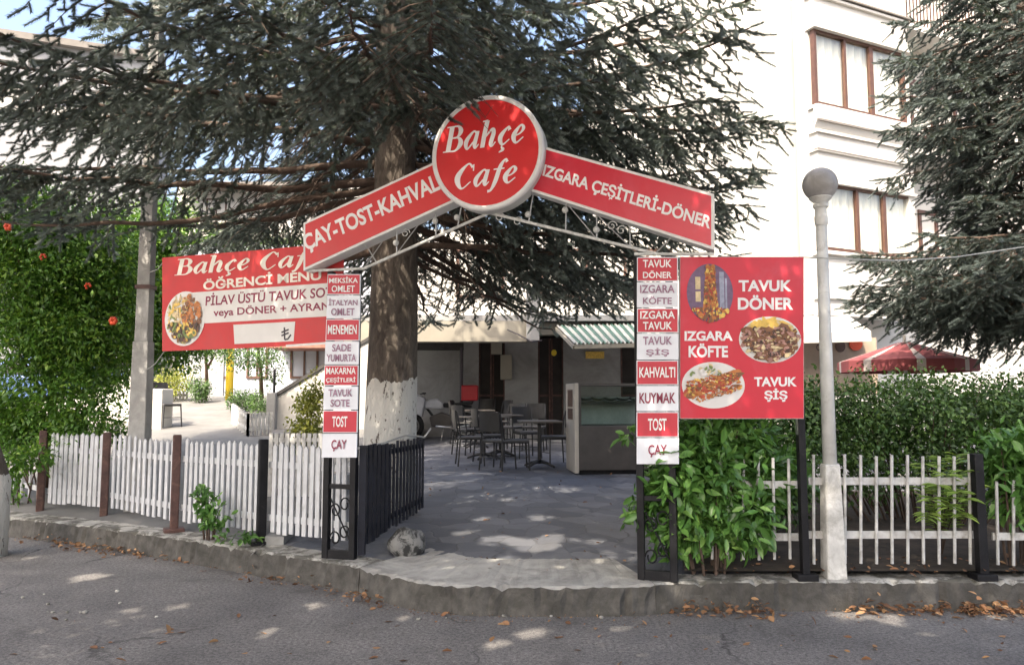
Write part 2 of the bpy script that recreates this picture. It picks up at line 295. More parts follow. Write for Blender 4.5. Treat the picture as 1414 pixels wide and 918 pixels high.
class MB:
    def __init__(s): s.v = []; s.f = []; s.mi = []; s.cur = 0
    def add(s, vs, fs):
        k = len(s.v); s.v += [Vector(v) for v in vs]; s.f += [tuple(i + k for i in f) for f in fs]; s.mi += [s.cur] * len(fs); return s
    def hexa(s, q):                                     # eight corners: 4 bottom ring, 4 top ring
        return s.add(q, [(3, 2, 1, 0), (4, 5, 6, 7), (0, 1, 5, 4), (1, 2, 6, 5), (2, 3, 7, 6), (3, 0, 4, 7)])
    def box(s, c, d, rz=0.0):
        c = Vector(c); h = [x / 2 for x in d]; m = Matrix.Rotation(rz, 3, 'Z')
        q = [c + m @ Vector((a * h[0], b * h[1], e * h[2])) for e in (-1, 1) for a, b in ((-1, -1), (1, -1), (1, 1), (-1, 1))]
        return s.hexa(q)
    def bar(s, a, b, wd, ht, up=(0, 0, 1)):             # rectangular bar between two points
        a, b = Vector(a), Vector(b); d = (b - a).normalized(); u = Vector(up)
        if abs(d.dot(u)) > 0.99: u = Vector((0, 1, 0))
        x = d.cross(u).normalized() * wd / 2; z = x.cross(d).normalized() * ht / 2
        return s.hexa([a - x - z, a + x - z, b + x - z, b - x - z, a - x + z, a + x + z, b + x + z, b - x + z])
    def prism(s, pts, vec):                             # polygon + extrusion vector
        vec = Vector(vec); n = len(pts); a = [Vector(p) for p in pts]; b = [p + vec for p in a]
        return s.add(a + b, [tuple(range(n))[::-1], tuple(range(n, 2 * n))] + [(i, (i + 1) % n, n + (i + 1) % n, n + i) for i in range(n)])
    def face(s, pts): return s.add(pts, [tuple(range(len(pts)))])
    def tube(s, pts, rad, n=8, cap=True):
        pts = [Vector(p) for p in pts]; m = len(pts)
        if not isinstance(rad, (list, tuple)): rad = [rad] * m
        vs = []; prev = None
        for i, p in enumerate(pts):
            d = (pts[min(i + 1, m - 1)] - pts[max(i - 1, 0)]).normalized()
            if prev is None:
                u = Vector((0, 0, 1)) if abs(d.z) < 0.9 else Vector((1, 0, 0)); x = d.cross(u).normalized()
            else: x = (prev - d * prev.dot(d)).normalized()
            prev = x; y = d.cross(x)
            vs += [p + (x * math.cos(2 * math.pi * k / n) + y * math.sin(2 * math.pi * k / n)) * rad[i] for k in range(n)]
        fs = [(i * n + k, i * n + (k + 1) % n, (i + 1) * n + (k + 1) % n, (i + 1) * n + k) for i in range(m - 1) for k in range(n)]
        if cap: fs += [tuple(range(n))[::-1], tuple(range((m - 1) * n, m * n))]
        return s.add(vs, fs)
    def lathe(s, prof, c, n=20):                        # profile [(r, z)] about a vertical axis
        c = Vector(c); vs = [c + Vector((r * math.cos(2 * math.pi * k / n), r * math.sin(2 * math.pi * k / n), z)) for r, z in prof for k in range(n)]
        fs = [(i * n + k, i * n + (k + 1) % n, (i + 1) * n + (k + 1) % n, (i + 1) * n + k) for i in range(len(prof) - 1) for k in range(n)]
        fs += [tuple(range(n))[::-1], tuple(range((len(prof) - 1) * n, len(prof) * n))]
        return s.add(vs, fs)
    def ball(s, c, r, n=16, m=10, sq=1.0):
        return s.lathe([(r * math.sin(math.pi * i / m) + 1e-5, -r * sq * math.cos(math.pi * i / m)) for i in range(m + 1)], c, n)
    def torus(s, c, rad, r, ax='y', n=24, k=8, rz=0.0):
        c = Vector(c); pts = []
        for i in range(n):
            a = 2 * math.pi * i / n
            o = Vector((math.cos(a), 0, math.sin(a))) if ax == 'y' else Vector((math.cos(a), math.sin(a), 0))
            up = Vector((0, 1, 0)) if ax == 'y' else Vector((0, 0, 1))
            for j in range(k):
                b = 2 * math.pi * j / k; q = o * (rad + r * math.cos(b)) + up * (r * math.sin(b))
                pts.append(c + Matrix.Rotation(rz, 3, 'Z') @ q)
        return s.add(pts, [(i * k + j, ((i + 1) % n) * k + j, ((i + 1) % n) * k + (j + 1) % k, i * k + (j + 1) % k) for i in range(n) for j in range(k)])
    def build(s, name, mats, parent=None, smooth=False, bevel=0.0, origin=None):
        if origin is None:
            if parent: origin = org(parent)
            else:
                xs = [v.x for v in s.v]; ys = [v.y for v in s.v]; zs = [v.z for v in s.v]
                origin = Vector(((min(xs) + max(xs)) / 2, (min(ys) + max(ys)) / 2, min(zs)))
        me = bpy.data.meshes.new(name); o = Vector(origin)
        me.from_pydata([tuple(v - o) for v in s.v], [], s.f)
        if any(s.mi): me.polygons.foreach_set('material_index', s.mi)
        bm = bmesh.new(); bm.from_mesh(me); bmesh.ops.recalc_face_normals(bm, faces=bm.faces); bm.to_mesh(me); bm.free()
        return link(name, me, mats, parent, origin, smooth, bevel)
def children(o): return [c for c in o.children]
def copy_tree(o, parent=None):
    c = o.copy(); COL.objects.link(c); c.parent = parent
    for ch in list(o.children): copy_tree(ch, c)
    return c
def tri_mesh(name, V, F, rnd, mats, parent=None, origin=(0, 0, 0)):
    """Big foliage mesh from arrays: V (n,3), F (m,3), rnd (m,)."""
    V = np.asarray(V, np.float32) - np.asarray(origin, np.float32)
    F = np.asarray(F, np.int32); me = bpy.data.meshes.new(name)
    me.vertices.add(len(V)); me.vertices.foreach_set('co', V.ravel())
    me.loops.add(F.size); me.loops.foreach_set('vertex_index', F.ravel())
    me.polygons.add(len(F)); me.polygons.foreach_set('loop_start', np.arange(0, F.size, 3, dtype=np.int32))
    a = me.attributes.new('rnd', 'FLOAT', 'FACE'); a.data.foreach_set('value', np.asarray(rnd, np.float32))
    me.update(calc_edges=True)
    return link(name, me, mats, parent, origin)

# ------------------------------------------------------------------ lettering
FONT_OK = {}
def text_shape(s, weight=0.0, shear=0.0, spacing=1.0):
    """Outline of a string in the built-in typeface, its box scaled to the unit square."""
    key = (s, weight, shear, spacing)
    if key in FONT_OK: return FONT_OK[key]
    c = bpy.data.curves.new('t', 'FONT'); c.body = s; c.offset = weight; c.shear = shear; c.space_character = spacing
    c.resolution_u = 4
    o = bpy.data.objects.new('t', c); COL.objects.link(o)
    dg = bpy.context.evaluated_depsgraph_get(); dg.update()
    me = bpy.data.meshes.new_from_object(o.evaluated_get(dg))
    vs = np.array([v.co[:2] for v in me.vertices]); fs = [tuple(p.vertices) for p in me.polygons]
    bpy.data.objects.remove(o); bpy.data.curves.remove(c); bpy.data.meshes.remove(me)
    lo, hi = vs.min(0), vs.max(0); vs = (vs - lo) / (hi - lo)
    FONT_OK[key] = (vs, fs); return FONT_OK[key]
GL = {  # broad-pen strokes of a bold serif italic: (x, y, width)
 'B': [[(.16,.66,.15),(.16,.02,.15)], [(.0,.665,.035),(.34,.665,.035)], [(.0,.015,.035),(.34,.015,.035)],
       [(.18,.665,.035),(.36,.655,.06),(.46,.52,.15),(.38,.375,.06),(.2,.36,.035)], [(.2,.36,.035),(.42,.35,.06),(.52,.19,.16),(.4,.025,.06),(.18,.015,.035)]],
 'a': [[(.38,.42,.05),(.27,.455,.06),(.10,.22,.14),(.17,.02,.06),(.34,.2,.05)], [(.41,.46,.11),(.38,.14,.13),(.42,.02,.06),(.51,.11,.035)]],
 'h': [[(.14,.70,.14),(.12,.35,.14),(.12,0,.14)], [(.0,.69,.035),(.16,.70,.05)], [(.17,.28,.05),(.33,.45,.08),(.40,.36,.13),(.37,.10,.13),(.42,.015,.06),(.51,.11,.035)]],
 'ç': [[(.36,.37,.11),(.30,.455,.05),(.11,.22,.15),(.21,.015,.06),(.40,.13,.035)], [(.2,.0,.04),(.20,-.06,.05),(.26,-.12,.08),(.14,-.18,.035)]],
 'e': [[(.12,.19,.035),(.28,.25,.05),(.36,.37,.10),(.26,.455,.05),(.10,.22,.15),(.20,.015,.06),(.40,.14,.035)]],
 'C': [[(.57,.47,.035),(.54,.66,.04)], [(.53,.58,.07),(.36,.685,.05),(.12,.34,.18),(.30,.0,.06),(.55,.17,.035)]],
 'f': [[(.42,.61,.09),(.36,.695,.05),(.25,.52,.12),(.18,.1,.13),(.10,-.13,.08),(.0,-.17,.08)], [(.06,.44,.04),(.38,.44,.04)]],
}
ADV = {'B': .60, 'a': .52, 'h': .53, 'ç': .42, 'e': .43, 'C': .60, 'f': .36}
def spline(pts, n=7):
    if len(pts) == 2: return pts
    p = [np.array(q, float) for q in pts]; p = [2 * p[0] - p[1]] + p + [2 * p[-1] - p[-2]]; out = []
    for i in range(1, len(p) - 2):
        for k in range(n):
            t = k / n; a, b, c, d = p[i - 1], p[i], p[i + 1], p[i + 2]
            out.append(tuple(0.5 * ((2 * b) + (c - a) * t + (2 * a - 5 * b + 4 * c - d) * t * t + (3 * b - a - 3 * c + d) * t ** 3)))
    out.append(tuple(p[-2])); return out
def script_shape(word, slant=0.22):
    vs, fs, lay, x0 = [], [], [], 0.0; ns = 0
    for ch in word:
        for st in GL[ch]:
            q = spline(st); k = len(vs); m = len(q); ns += 1
            for i, (x, y, wd) in enumerate(q):
                a, b = q[max(i - 1, 0)], q[min(i + 1, m - 1)]; d = Vector((b[0] - a[0], b[1] - a[1])).normalized()
                nx, ny = -d.y * wd / 2, d.x * wd / 2
                for sg in (1, -1):
                    yy = y + sg * ny; vs.append((x0 + x + sg * nx + slant * yy, yy, ns * 0.00012))
            fs += [(k + 2 * i, k + 2 * i + 1, k + 2 * i + 3, k + 2 * i + 2) for i in range(m - 1)]
        x0 += ADV[ch]
    vs = np.array(vs); lo, hi = vs.min(0), vs.max(0)
    vs[:, 0] = (vs[:, 0] - lo[0]) / (hi[0] - lo[0]); vs[:, 1] = (vs[:, 1] - lo[1]) / (hi[1] - lo[1]); return vs, fs
def put_text(mb, shape, pl, bl, br, tl, d=0.004, uv=False):
    """Map a unit-square shape onto a sign plane between three corners (photo pixels, or uv when uv is set)."""
    vs, fs = shape
    a, b, c = [Vector(q) if uv else Vector(pl.hit(*q)) for q in (bl, br, tl)]
    out = []
    for v in vs:
        q = a + (b - a) * float(v[0]) + (c - a) * float(v[1]); out.append(pl.pt(q.x, q.y, d + (float(v[2]) if len(v) > 2 else 0)))
    mb.add(out, fs)

# ------------------------------------------------------------------ foliage helpers
# leaves cut away along sun rays to place sun patches on the ground (ground point, radius)
GAPS = [(G(px, py, 0), r) for px, py, r in ((125, 796, .13), (380, 873, .12), (735, 874, .11), (245, 838, .08), (430, 836, .10), (690, 888, .09), (180, 842, .07), (210, 872, .06), (1170, 850, .12), (1230, 856, .13), (1385, 847, .14), (850, 868, .07), (560, 850, .06), (980, 880, .07), (40, 770, .08), (1290, 875, .08))]
GAPS = [(g_, r_ * 1.25) for g_, r_ in GAPS]
GAPS += [(C(px, py), r * 1.15) for px, py, r in ((690, 744, .17), (738, 752, .22), (765, 741, .14), (745, 714, .15), (665, 716, .10), (605, 668, .16), (752, 674, .14), (785, 676, .16), (640, 735, .12), (820, 745, .09), (700, 770, .10), (700, 690, .10), (800, 700, .09))]
S_ = np.array(to_sun)
def in_gap(pos, zmin):
    pos = np.asarray(pos); m = np.zeros(len(pos), bool)
    for g_, r_ in GAPS:
        d = pos - np.array(g_); t = d @ S_; m |= (np.linalg.norm(d - t[:, None] * S_, axis=1) < r_) & (pos[:, 2] > zmin)
    return m
def unit(a): return a / np.maximum(np.linalg.norm(a, axis=-1, keepdims=True), 1e-9)
def shoot_template(rng, k=54):
    """One needle-covered shoot along z (0..1); x, y in metres."""
    V, F = [], []
    for i in range(k):
        z = (i + 0.5) / k * 0.95; a = i * 2.399 + rng.uniform(-.3, .3); L = 0.031 * rng.uniform(.8, 1.15) * (1 - 0.42 * z)
        c, s = math.cos(a), math.sin(a); wd = 0.0033; k0 = len(V)
        V += [(c * .002 - s * wd, s * .002 + c * wd, z - .02), (c * .002 + s * wd, s * .002 - c * wd, z + .02), (c * L, s * L, z + 0.20)]
        F.append((k0, k0 + 1, k0 + 2))
    k0 = len(V)                                       # the twig itself
    for z, r in ((0, .004), (1.0, .002)):
        V += [(r * math.cos(b), r * math.sin(b), z) for b in (0, 2.1, 4.2)]
    for j in range(3):
        a, b = k0 + j, k0 + (j + 1) % 3; F += [(a, b, b + 3), (a, b + 3, a + 3)]
    return np.array(V), np.array(F)
def instance_shoots(T, Pp, D, Ln, rnd, ns, rng):
    V, F = T; n = len(Pp); D = unit(D); up = rng.normal(size=(n, 3)); X = unit(np.cross(D, up)); Y = np.cross(D, X)
    out = Pp[:, None, :] + V[None, :, 2:3] * (Ln[:, None, None] * D[:, None, :]) + ns[:, None, None] * (V[None, :, 0:1] * X[:, None, :] + V[None, :, 1:2] * Y[:, None, :])
    FF = (F[None] + (np.arange(n) * len(V))[:, None, None]).reshape(-1, 3)
    return out.reshape(-1, 3), FF, np.repeat(rnd, len(F))
def spruce(name, label, base, ht, rad, branches, seed, mats, painted=True, coarse_above=8.0, spacing=0.062, low=-9):
    """branches: (z, azimuth, length, droop, upturn, needle start)"""
    rng = np.random.default_rng(seed); base = Vector(base)
    root = thing(name, label, 'tree', base)
    tr = MB(); n = 26; pts, rr = [], []
    for i in range(n):
        t = i / (n - 1); z = ht * t
        r = rad * (1 - t) ** 0.85 + 0.015
        if z < 1.0: r += rad * 0.16 * (1 - z) ** 3
        pts.append(base + Vector((0.05 * math.sin(z * 0.5), 0.04 * math.sin(z * .37 + 1), z - 0.15 * (i == 0)))); rr.append(r)
    tr.tube(pts, rr, 24); tr.build('trunk', 'bark', root, smooth=True)
    wd = MB(); SP, SD, SL, SR, SN = [], [], [], [], []
    for (z0, az, L, droop, upt, ns0) in branches:
        coarse = z0 > coarse_above; h = np.array([math.cos(az), math.sin(az), 0.0]); m = 12
        side = np.array([-h[1], h[0], 0.0]); wob = rng.normal(0, .09, m + 1).cumsum() * .6; wob -= wob[0]
        sag = rng.normal(0, .02, m + 1).cumsum()
        p0 = np.array(base) + np.array([0, 0, z0 - base.z])
        ax = [p0 + h * L * t + side * wob[i] * L * .25 + np.array([0, 0, L * (droop * t + upt * t ** 3 + sag[i] * .35)]) for i, t in enumerate(np.linspace(0, 1, m + 1))]
        ax = np.array(ax); r0 = 0.010 + 0.009 * L
        wd.tube([Vector(q) for q in ax], [r0 * (1 - .88 * i / m) for i in range(m + 1)], 6)
        def at(t):
            f = min(t * m, m - 1e-6); i = int(f); return ax[i] + (ax[i + 1] - ax[i]) * (f - i), unit(ax[i + 1] - ax[i])
        t = 0.12; step = (0.060 if not coarse else 0.11) / L; sgn = 1
        crl = rng.uniform(0, 1)
        while t < 1.0:
            p, d = at(t); sgn = -sgn
            l = (0.10 + 0.36 * L * (1 - t) ** 0.65 * (0.45 + 0.55 * min(1, t / .35))) * rng.uniform(.65, 1.2); l = min(l, .85)
            ang = R(rng.uniform(42, 68)); sd = np.cross(d, [0, 0, 1.0]); sd = unit(sd) * sgn
            dv = unit(d * math.cos(ang) + sd * math.sin(ang) + np.array([0, 0, rng.uniform(-.75, .10) - 0.25 * (1 - t)]))
            bare = t < ns0 * rng.uniform(.8, 1.2); q1 = p + dv * l + np.array([0, 0, -.28 * l]); qm = p + dv * l * .5 + np.array([0, 0, -.07 * l])
            if q1[2] < (low + .62 if low > 0 and q1[0] < -2.5 else low): t += step; continue
            wd.tube([Vector(p), Vector(qm), Vector(q1)], [.006, .004, .002], 3, cap=False)
            if not bare or rng.random() < .12:
                sp = spacing if not coarse else spacing * 2.4; k = max(2, int(l / sp)); s2 = 1
                tone = 0.40 + rng.normal(0, .13)
                for j in range(k + 1):
                    f = (j + .6) / (k + .6)
                    if f < .12 and l > .3: continue
                    b = p + dv * l * f + np.array([0, 0, -.28 * l * f * f]); s2 = -s2
                    if j == k:
                        dd = dv; ll = rng.uniform(.10, .15)
                    else:
                        s3 = unit(np.cross(dv, [0, 0, 1.0])) * s2; a2 = R(rng.uniform(30, 62))
                        dd = dv * math.cos(a2) + s3 * math.sin(a2) + np.array([0, 0, rng.uniform(-.7, .25)])
                        ll = rng.uniform(.06, .125) * (1.1 - .3 * f)
                    SP.append(b); SD.append(dd); SL.append(ll * (1.9 if coarse else 1)); SN.append((3.2 if coarse else 1.0) * rng.uniform(.85, 1.2))
                    SR.append(np.clip(tone + rng.normal(0, .12) + (.26 if j == k or f > .8 else 0), 0, 1))
                    if not coarse and rng.random() < .8:          # the axis carries needles too
                        SP.append(b - dv * sp); SD.append(dv); SL.append(sp * 1.3); SN.append(1.0); SR.append(np.clip(tone + rng.normal(0, .1), 0, 1))
            t += step * rng.uniform(.7, 1.3)
        for j in range(6):                                        # the leader
            p, d = at(1 - j * .035)
            SP.append(p); SD.append(d + rng.normal(0, .35 if j else .05, 3)); SL.append(.14); SN.append(1.1); SR.append(.75)
    wd.build('branches', 'twig', root, smooth=True)
    SP, SD, SL, SR, SN = map(np.array, (SP, SD, SL, SR, SN)); kp = ~in_gap(SP + unit(SD) * .06, 3.6) & ~((abs(SP[:, 0] + .1) < 1.0) & (SP[:, 1] < 6.8) & (SP[:, 2] < 4.12) & ~((abs(SP[:, 0] + .42) < .14) & (SP[:, 2] > 3.72))); SP, SD, SL, SR, SN = SP[kp], SD[kp], SL[kp], SR[kp], SN[kp]
    V, F, r = instance_shoots(shoot_template(rng), np.array(SP), np.array(SD), np.array(SL), np.array(SR), np.array(SN), rng)
    tri_mesh('crown', V, F, r, mats, root, base)
    print(name, len(SP), 'shoots', len(F), 'tris'); return root
LEAF = (np.array([(0, 0, 0), (.18, .30, .03), (.5, .46, .05), (.8, .26, -.01), (1, 0, -.12), (.8, -.26, -.01), (.5, -.46, .05), (.18, -.30, .03), (.45, 0, -.02)], float),
        np.array([(8, i, (i + 1) % 8) for i in range(8)]))
LEAF4 = (np.array([(0, 0, 0), (.45, .5, .06), (1, 0, -.1), (.45, -.5, .06)], float), np.array([(0, 1, 3), (1, 2, 3)]))
def leaves(Pp, D, Nn, Ln, Wd, rnd, T=LEAF4):
    V, F = T; n = len(Pp); D = unit(D); Y = unit(np.cross(Nn, D)); Z = np.cross(D, Y)
    out = Pp[:, None, :] + Ln[:, None, None] * (V[None, :, 0:1] * D[:, None, :] + Wd[:, None, None] * V[None, :, 1:2] * Y[:, None, :] + V[None, :, 2:3] * Z[:, None, :])
    FF = (F[None] + (np.arange(n) * len(V))[:, None, None]).reshape(-1, 3)
    return out.reshape(-1, 3), FF, np.repeat(rnd, len(F))
def cloud(rng, blobs, n_clump, per, clump_r, ln, wd, T=LEAF4, shell=0.5, droop=0.3):
    """Leaf clumps spread through ellipsoid blobs (cx, cy, cz, rx, ry, rz)."""
    B = np.array(blobs, float); wts = B[:, 3] * B[:, 4] * B[:, 5]; wts /= wts.sum()
    w = rng.choice(len(B), n_clump, p=wts); dirs = unit(rng.normal(size=(n_clump, 3))); rad = shell + (1 - shell) * rng.random(n_clump) ** .6
    cc = B[w, :3] + dirs * B[w, 3:] * rad[:, None]; tone = np.clip(.42 + rng.normal(0, .16, n_clump) , 0, 1)
    pos = np.repeat(cc, per, 0) + rng.normal(0, 1, (n_clump * per, 3)) * clump_r
    out = np.repeat(dirs, per, 0); D = out * .7 + rng.normal(0, .7, pos.shape) + np.array([0, 0, -droop])
    Nn = out * .5 + np.array([0, 0, .8]) + rng.normal(0, .45, pos.shape)
    L = ln * rng.uniform(.45, 1.25, len(pos)); W = wd * rng.uniform(.8, 1.2, len(pos))
    r = np.clip(np.repeat(tone, per) + rng.normal(0, .16, len(pos)), 0, 1)
    kp = ~in_gap(pos, 4.6); pos, D, Nn, L, W, r = pos[kp], D[kp], Nn[kp], L[kp], W[kp], r[kp]
    return leaves(pos, D, Nn, L, W, r, T), cc
def broad_tree(name, label, cat, base, blobs, rng, mats, n_clump, per, clump_r, ln, wd, trunk_r, group=None, stems=1, limbs=14, T=LEAF4, shell=.45, barkm='wood', trunk_pts=None):
    root = thing(name, label, cat, base, group); b = Vector(base)
    (V, F, r), cc = cloud(rng, blobs, n_clump, per, clump_r, ln, wd, T, shell)
    t = MB(); top = Vector(np.mean(np.array(blobs)[:, :3], 0))
    for s in range(stems):
        j = Vector((random.uniform(-.1, .1), random.uniform(-.1, .1), 0)) * (stems > 1)
        pts = trunk_pts or [b + j + Vector((0, 0, -.1)), b + j * 2 + (top - b) * .35 + Vector((.03, 0, 0)), b + j * 3 + (top - b) * .7, top]
        t.tube(pts, [trunk_r * (1.15 - .75 * i / (len(pts) - 1)) for i in range(len(pts))], 10)
    idx = rng.choice(len(cc), min(limbs, len(cc)), replace=False)
    for i in idx:
        e = Vector(cc[i]); s = b + (top - b) * random.uniform(.45, .9)
        t.tube([s, (s + e) / 2 + Vector((0, 0, .12 * (e - s).length)), e], [trunk_r * .38, trunk_r * .22, trunk_r * .08], 5)
    t.build('trunk', barkm, root, smooth=True)
    tri_mesh('crown', V, F, r, mats, root, base); return root
def bush(name, label, cat, base, blobs, rng, mats, n_clump, per, clump_r, ln, wd, group=None, T=LEAF4, shell=.5, stems=8, part='foliage'):
    root = thing(name, label, cat, base, group); b = Vector(base)
    (V, F, r), cc = cloud(rng, blobs, n_clump, per, clump_r, ln, wd, T, shell)
    t = MB()
    for i in rng.choice(len(cc), min(stems, len(cc)), replace=False):
        e = Vector(cc[i]); s = Vector((b.x * .6 + e.x * .4, b.y * .6 + e.y * .4, b.z)); t.tube([s, (s * 2 + e) / 3 + Vector((0, 0, .1 * (e - s).length)), e], [.012, .009, .004], 5)
    t.build('stems', 'twig', root); tri_mesh(part, V, F, r, mats, root, base); return root

# ================================================================== SETTING
KP = [(-620, 640), (-300, 676), (0, 713), (90, 722), (190, 735), (240, 742), (324, 755), (390, 766), (441, 772.5), (497, 782), (545, 795), (582, 802), (640, 807), (720, 808.5), (800, 808.5), (873, 808), (905, 806), (942, 803), (1060, 802), (1200, 802), (1414, 802), (2100, 803)]
KT = [G(px, py, 0.22) for px, py in KP]                # front top edge of the low wall and step
for p in KT: p.z = 0.0
def back_of(i, d):                                    # offset a kerb point away from the road
    a, b = KT[max(i - 1, 0)], KT[min(i + 1, len(KT) - 1)]; t = (b - a).normalized(); return KT[i] + Vector((-t.y, t.x, 0)) * d
g = MB(); g.face([(-300, -300, -.03), (300, -300, -.03), (300, 600, -.03), (-300, 600, -.03)]); tag(g.build('ground', 'ground', origin=(0, 0, 0)), kind='structure')
g = MB(); far = [Vector((40, -30, 0)), Vector((-40, -30, 0))]
g.face([Vector((-40, KT[0].y + 9, 0))] + [back_of(i, .12) for i in range(len(KT))] + [Vector((40, KT[-1].y, 0))] + far)
tag(g.build('road', 'road', origin=(0, 0, 0)), kind='structure')
rngs = np.random.default_rng(5)
def low_wall(name, i0, i1, top, thick, mats, roughen=.005, rise=.004):
    """Kerb-high wall along the kerb line with an uneven top edge."""
    mb = MB(); n = 0; F0, F1, B1 = [], [], []
    pts = []
    for i in range(i0, i1):
        L = (KT[i + 1] - KT[i]).length; k = min(110, max(2, int(L / .045)))
        for j in range(k + (i == i1 - 1)):
            f = j / k; pts.append((KT[i].lerp(KT[i + 1], f), (back_of(i, thick) * (1 - f) + back_of(i + 1, thick) * f)))
    m = len(pts); vs = []; jn = 5
    for a, b in pts:
        d = (b - a).normalized(); r = lambda s=1: float(rngs.normal(0, roughen * s)); jn += 1; nk = .03 if jn % 27 == 0 else 0; chip = .05 if rngs.random() < .05 else 0
        vs += [Vector((a.x, a.y, -.04)) - d * (.02 + r(.3) - nk * .5), Vector((a.x, a.y, top * .55 + r())) - d * (r(1.2) - nk), Vector((a.x, a.y, top - .014 - chip * .5 + r(.8))) - d * (r(1.2) - .004 - nk),
               Vector((a.x, a.y, top + r(.4))) + d * (.025 + abs(r()) + chip + nk), Vector((b.x, b.y, top + rise + r(.4))), Vector((b.x, b.y, -.04))]
    K = 6
    for i in range(m - 1):
        for j in range(K - 1):
            mb.cur = 1 if j >= 2 else 0
            mb.add([], []); mb.f.append((i * K + j, (i + 1) * K + j, (i + 1) * K + j + 1, i * K + j + 1)); mb.mi.append(mb.cur)
    mb.v = vs; mb.cur = 0
    for i in (0, m - 1): mb.f.append(tuple(range(i * K, i * K + K))); mb.mi.append(0)
    return mb.build(name, mats)
lw = low_wall('low_wall', 0, 9, .22, .30, ['kerb', 'kerbtop']); tag(lw, 'low grey concrete kerb wall under the white picket fence', 'wall')
st = low_wall('entrance_step', 9, 16, .215, .80, ['kerb', 'step'], .007, .035); tag(st, kind='structure')
rw = low_wall('low_wall', 16, 21, .22, .24, ['kerb', 'kerbtop']); tag(rw, 'low grey concrete kerb wall under the thin barred fence and lamp post', 'wall')

XS = -2.35                                             # where the court meets the driveway bank
g = MB(); ys = [9.0, 12, 15, 18, 21, 26]
fr = [back_of(i, .20) for i in range(4, 21)]
fr = [Vector((p.x, p.y, 0.211)) for p in fr]
xs = [XS] + [p.x for p in fr if p.x > XS] + [16.0]
ky = [(a, b) for a, b in zip(fr, fr[1:]) if a.x <= XS < b.x][0]; kf = (XS - ky[0].x) / (ky[1].x - ky[0].x)
fr = [Vector((XS, ky[0].y + (ky[1].y - ky[0].y) * kf, .211))] + [p for p in fr if p.x > XS] + [Vector((16.0, fr[-1].y, .211))]
row0 = fr; prev = row0
for y in [8.2] + ys:
    row = [Vector((p.x, y, court_z(p.x, y))) for p in fr]
    for i in range(len(fr) - 1): g.face([prev[i], prev[i + 1], row[i + 1], row[i]])
    prev = row
tag(g.build('court_paving', 'paving', origin=(0, 0, 0)), kind='structure')
g = MB(); frl = [back_of(i, .28) for i in range(0, 10)]; frl = [Vector((p.x, p.y, .20)) for p in frl if p.x < XS - .05] + [Vector((XS, back_of(8, .28).y, .20))]
prev = frl
for y in (13.0, 14.0, 16.0, 18.5, 21.0, 30.0):
    row = [Vector((p.x * (1.0 if y < 19 else 1.0), max(y, p.y + .1), min(drive_z(0, max(y, p.y + .1)), 1.66))) for p in frl]
    for i in range(len(frl) - 1): g.face([prev[i], prev[i + 1], row[i + 1], row[i]])
    prev = row
tag(g.build('driveway', 'drive', origin=(0, 0, 0)), kind='structure')
g = MB(); g.face([G(945, 797, .226), G(1500, 797, .226), (16, 6.2, .226), (16, 9.6, .40), (2.0, 9.6, .40), (1.55, 7.2, .27)])
bed = g.build('planting_bed', 'soil', origin=(0, 0, 0)); bed.location.z += .05; tag(bed, kind='structure')

# ------------------------------------------------------------------ the white apartment block on the right
C0 = Vector((P(1136, 400, 15).x, 15, .4)); FD = Vector((.905, .425, 0)); FA = PL(C0, FD)
UB = FA.hit(1262, 250)[0]
blk = thing('apartment_building', 'tall white apartment block with brown window frames behind the lamp post', 'building', C0)
def fbox(mb, u0, u1, z0, z1, d0, d1, pl=FA):            # box on the facade: d towards the street
    mb.hexa([pl.pt(u0, z0, d1), pl.pt(u1, z0, d1), pl.pt(u1, z0, d0), pl.pt(u0, z0, d0), pl.pt(u0, z1, d1), pl.pt(u1, z1, d1), pl.pt(u1, z1, d0), pl.pt(u0, z1, d0)])
def zof(px, py): return FA.hit(px, py)[1]
def window(bld, pl, u0, u1, z0, z1, d, mull, fr=.07, curtain=True, recess=.10, name='window', cm='curtain', fm='frame_brown'):
    f = MB(); fbox(f, u0, u0 + fr, z0, z1, d - recess, d, pl); fbox(f, u1 - fr, u1, z0, z1, d - recess, d, pl)
    fbox(f, u0 + fr, u1 - fr, z0, z0 + fr, d - recess, d - .004, pl); fbox(f, u0 + fr, u1 - fr, z1 - fr, z1, d - recess, d - .004, pl)
    for a, wd in mull: fbox(f, a - wd / 2, a + wd / 2, z0 + fr, z1 - fr, d - recess + .01, d - .01, pl)
    wn = f.build(name, fm, bld)
    p = MB(); fbox(p, u0 + .02, u1 - .02, z0 + .02, z1 - .02, d - .062, d - .055, pl); p.build('pane', 'glass', wn)
    if curtain:
        c = MB(); n = 40; a = [pl.pt(u0 + .03 + (u1 - u0 - .06) * i / n, z0 + .03, d - .14 - .02 * math.sin(i * 1.9)) for i in range(n + 1)]
        for i in range(n): c.face([a[i], a[i + 1], a[i + 1] + pl.z * (z1 - z0 - .06), a[i] + pl.z * (z1 - z0 - .06)])
        c.build('curtain', cm, wn)
    return wn
zt1, zb1 = zof(1125, 38), zof(1128, 143)                # upper window
zt0, zb0 = zof(1200, 262), zof(1160, 347)               # lower window
zt0 = zof(1167, 255); u0w = .07
HT = 15.5
wl = MB()
def bay_wall(z0, z1): fbox(wl, 0, UB, z0, z1, -.55, 0)
bay_wall(2.9, zb0); bay_wall(zt0, zb1); bay_wall(zt1, zt1 + 1.55); bay_wall(zt1 + 2.9, HT)
fbox(wl, UB - .18, UB, zb0, zt0, -.55, -.002); fbox(wl, UB - .10, UB, zb1, zt1, -.55, -.002)
for z0, z1 in ((zb0, zt0), (zb1, zt1)): fbox(wl, 0, .06, z0, z1, -.55, -.16)
fbox(wl, 0.001, 13, -1.2, 2.9, -9, -.75); fbox(wl, 0.001, 13, 2.9, HT, -9, -.751)
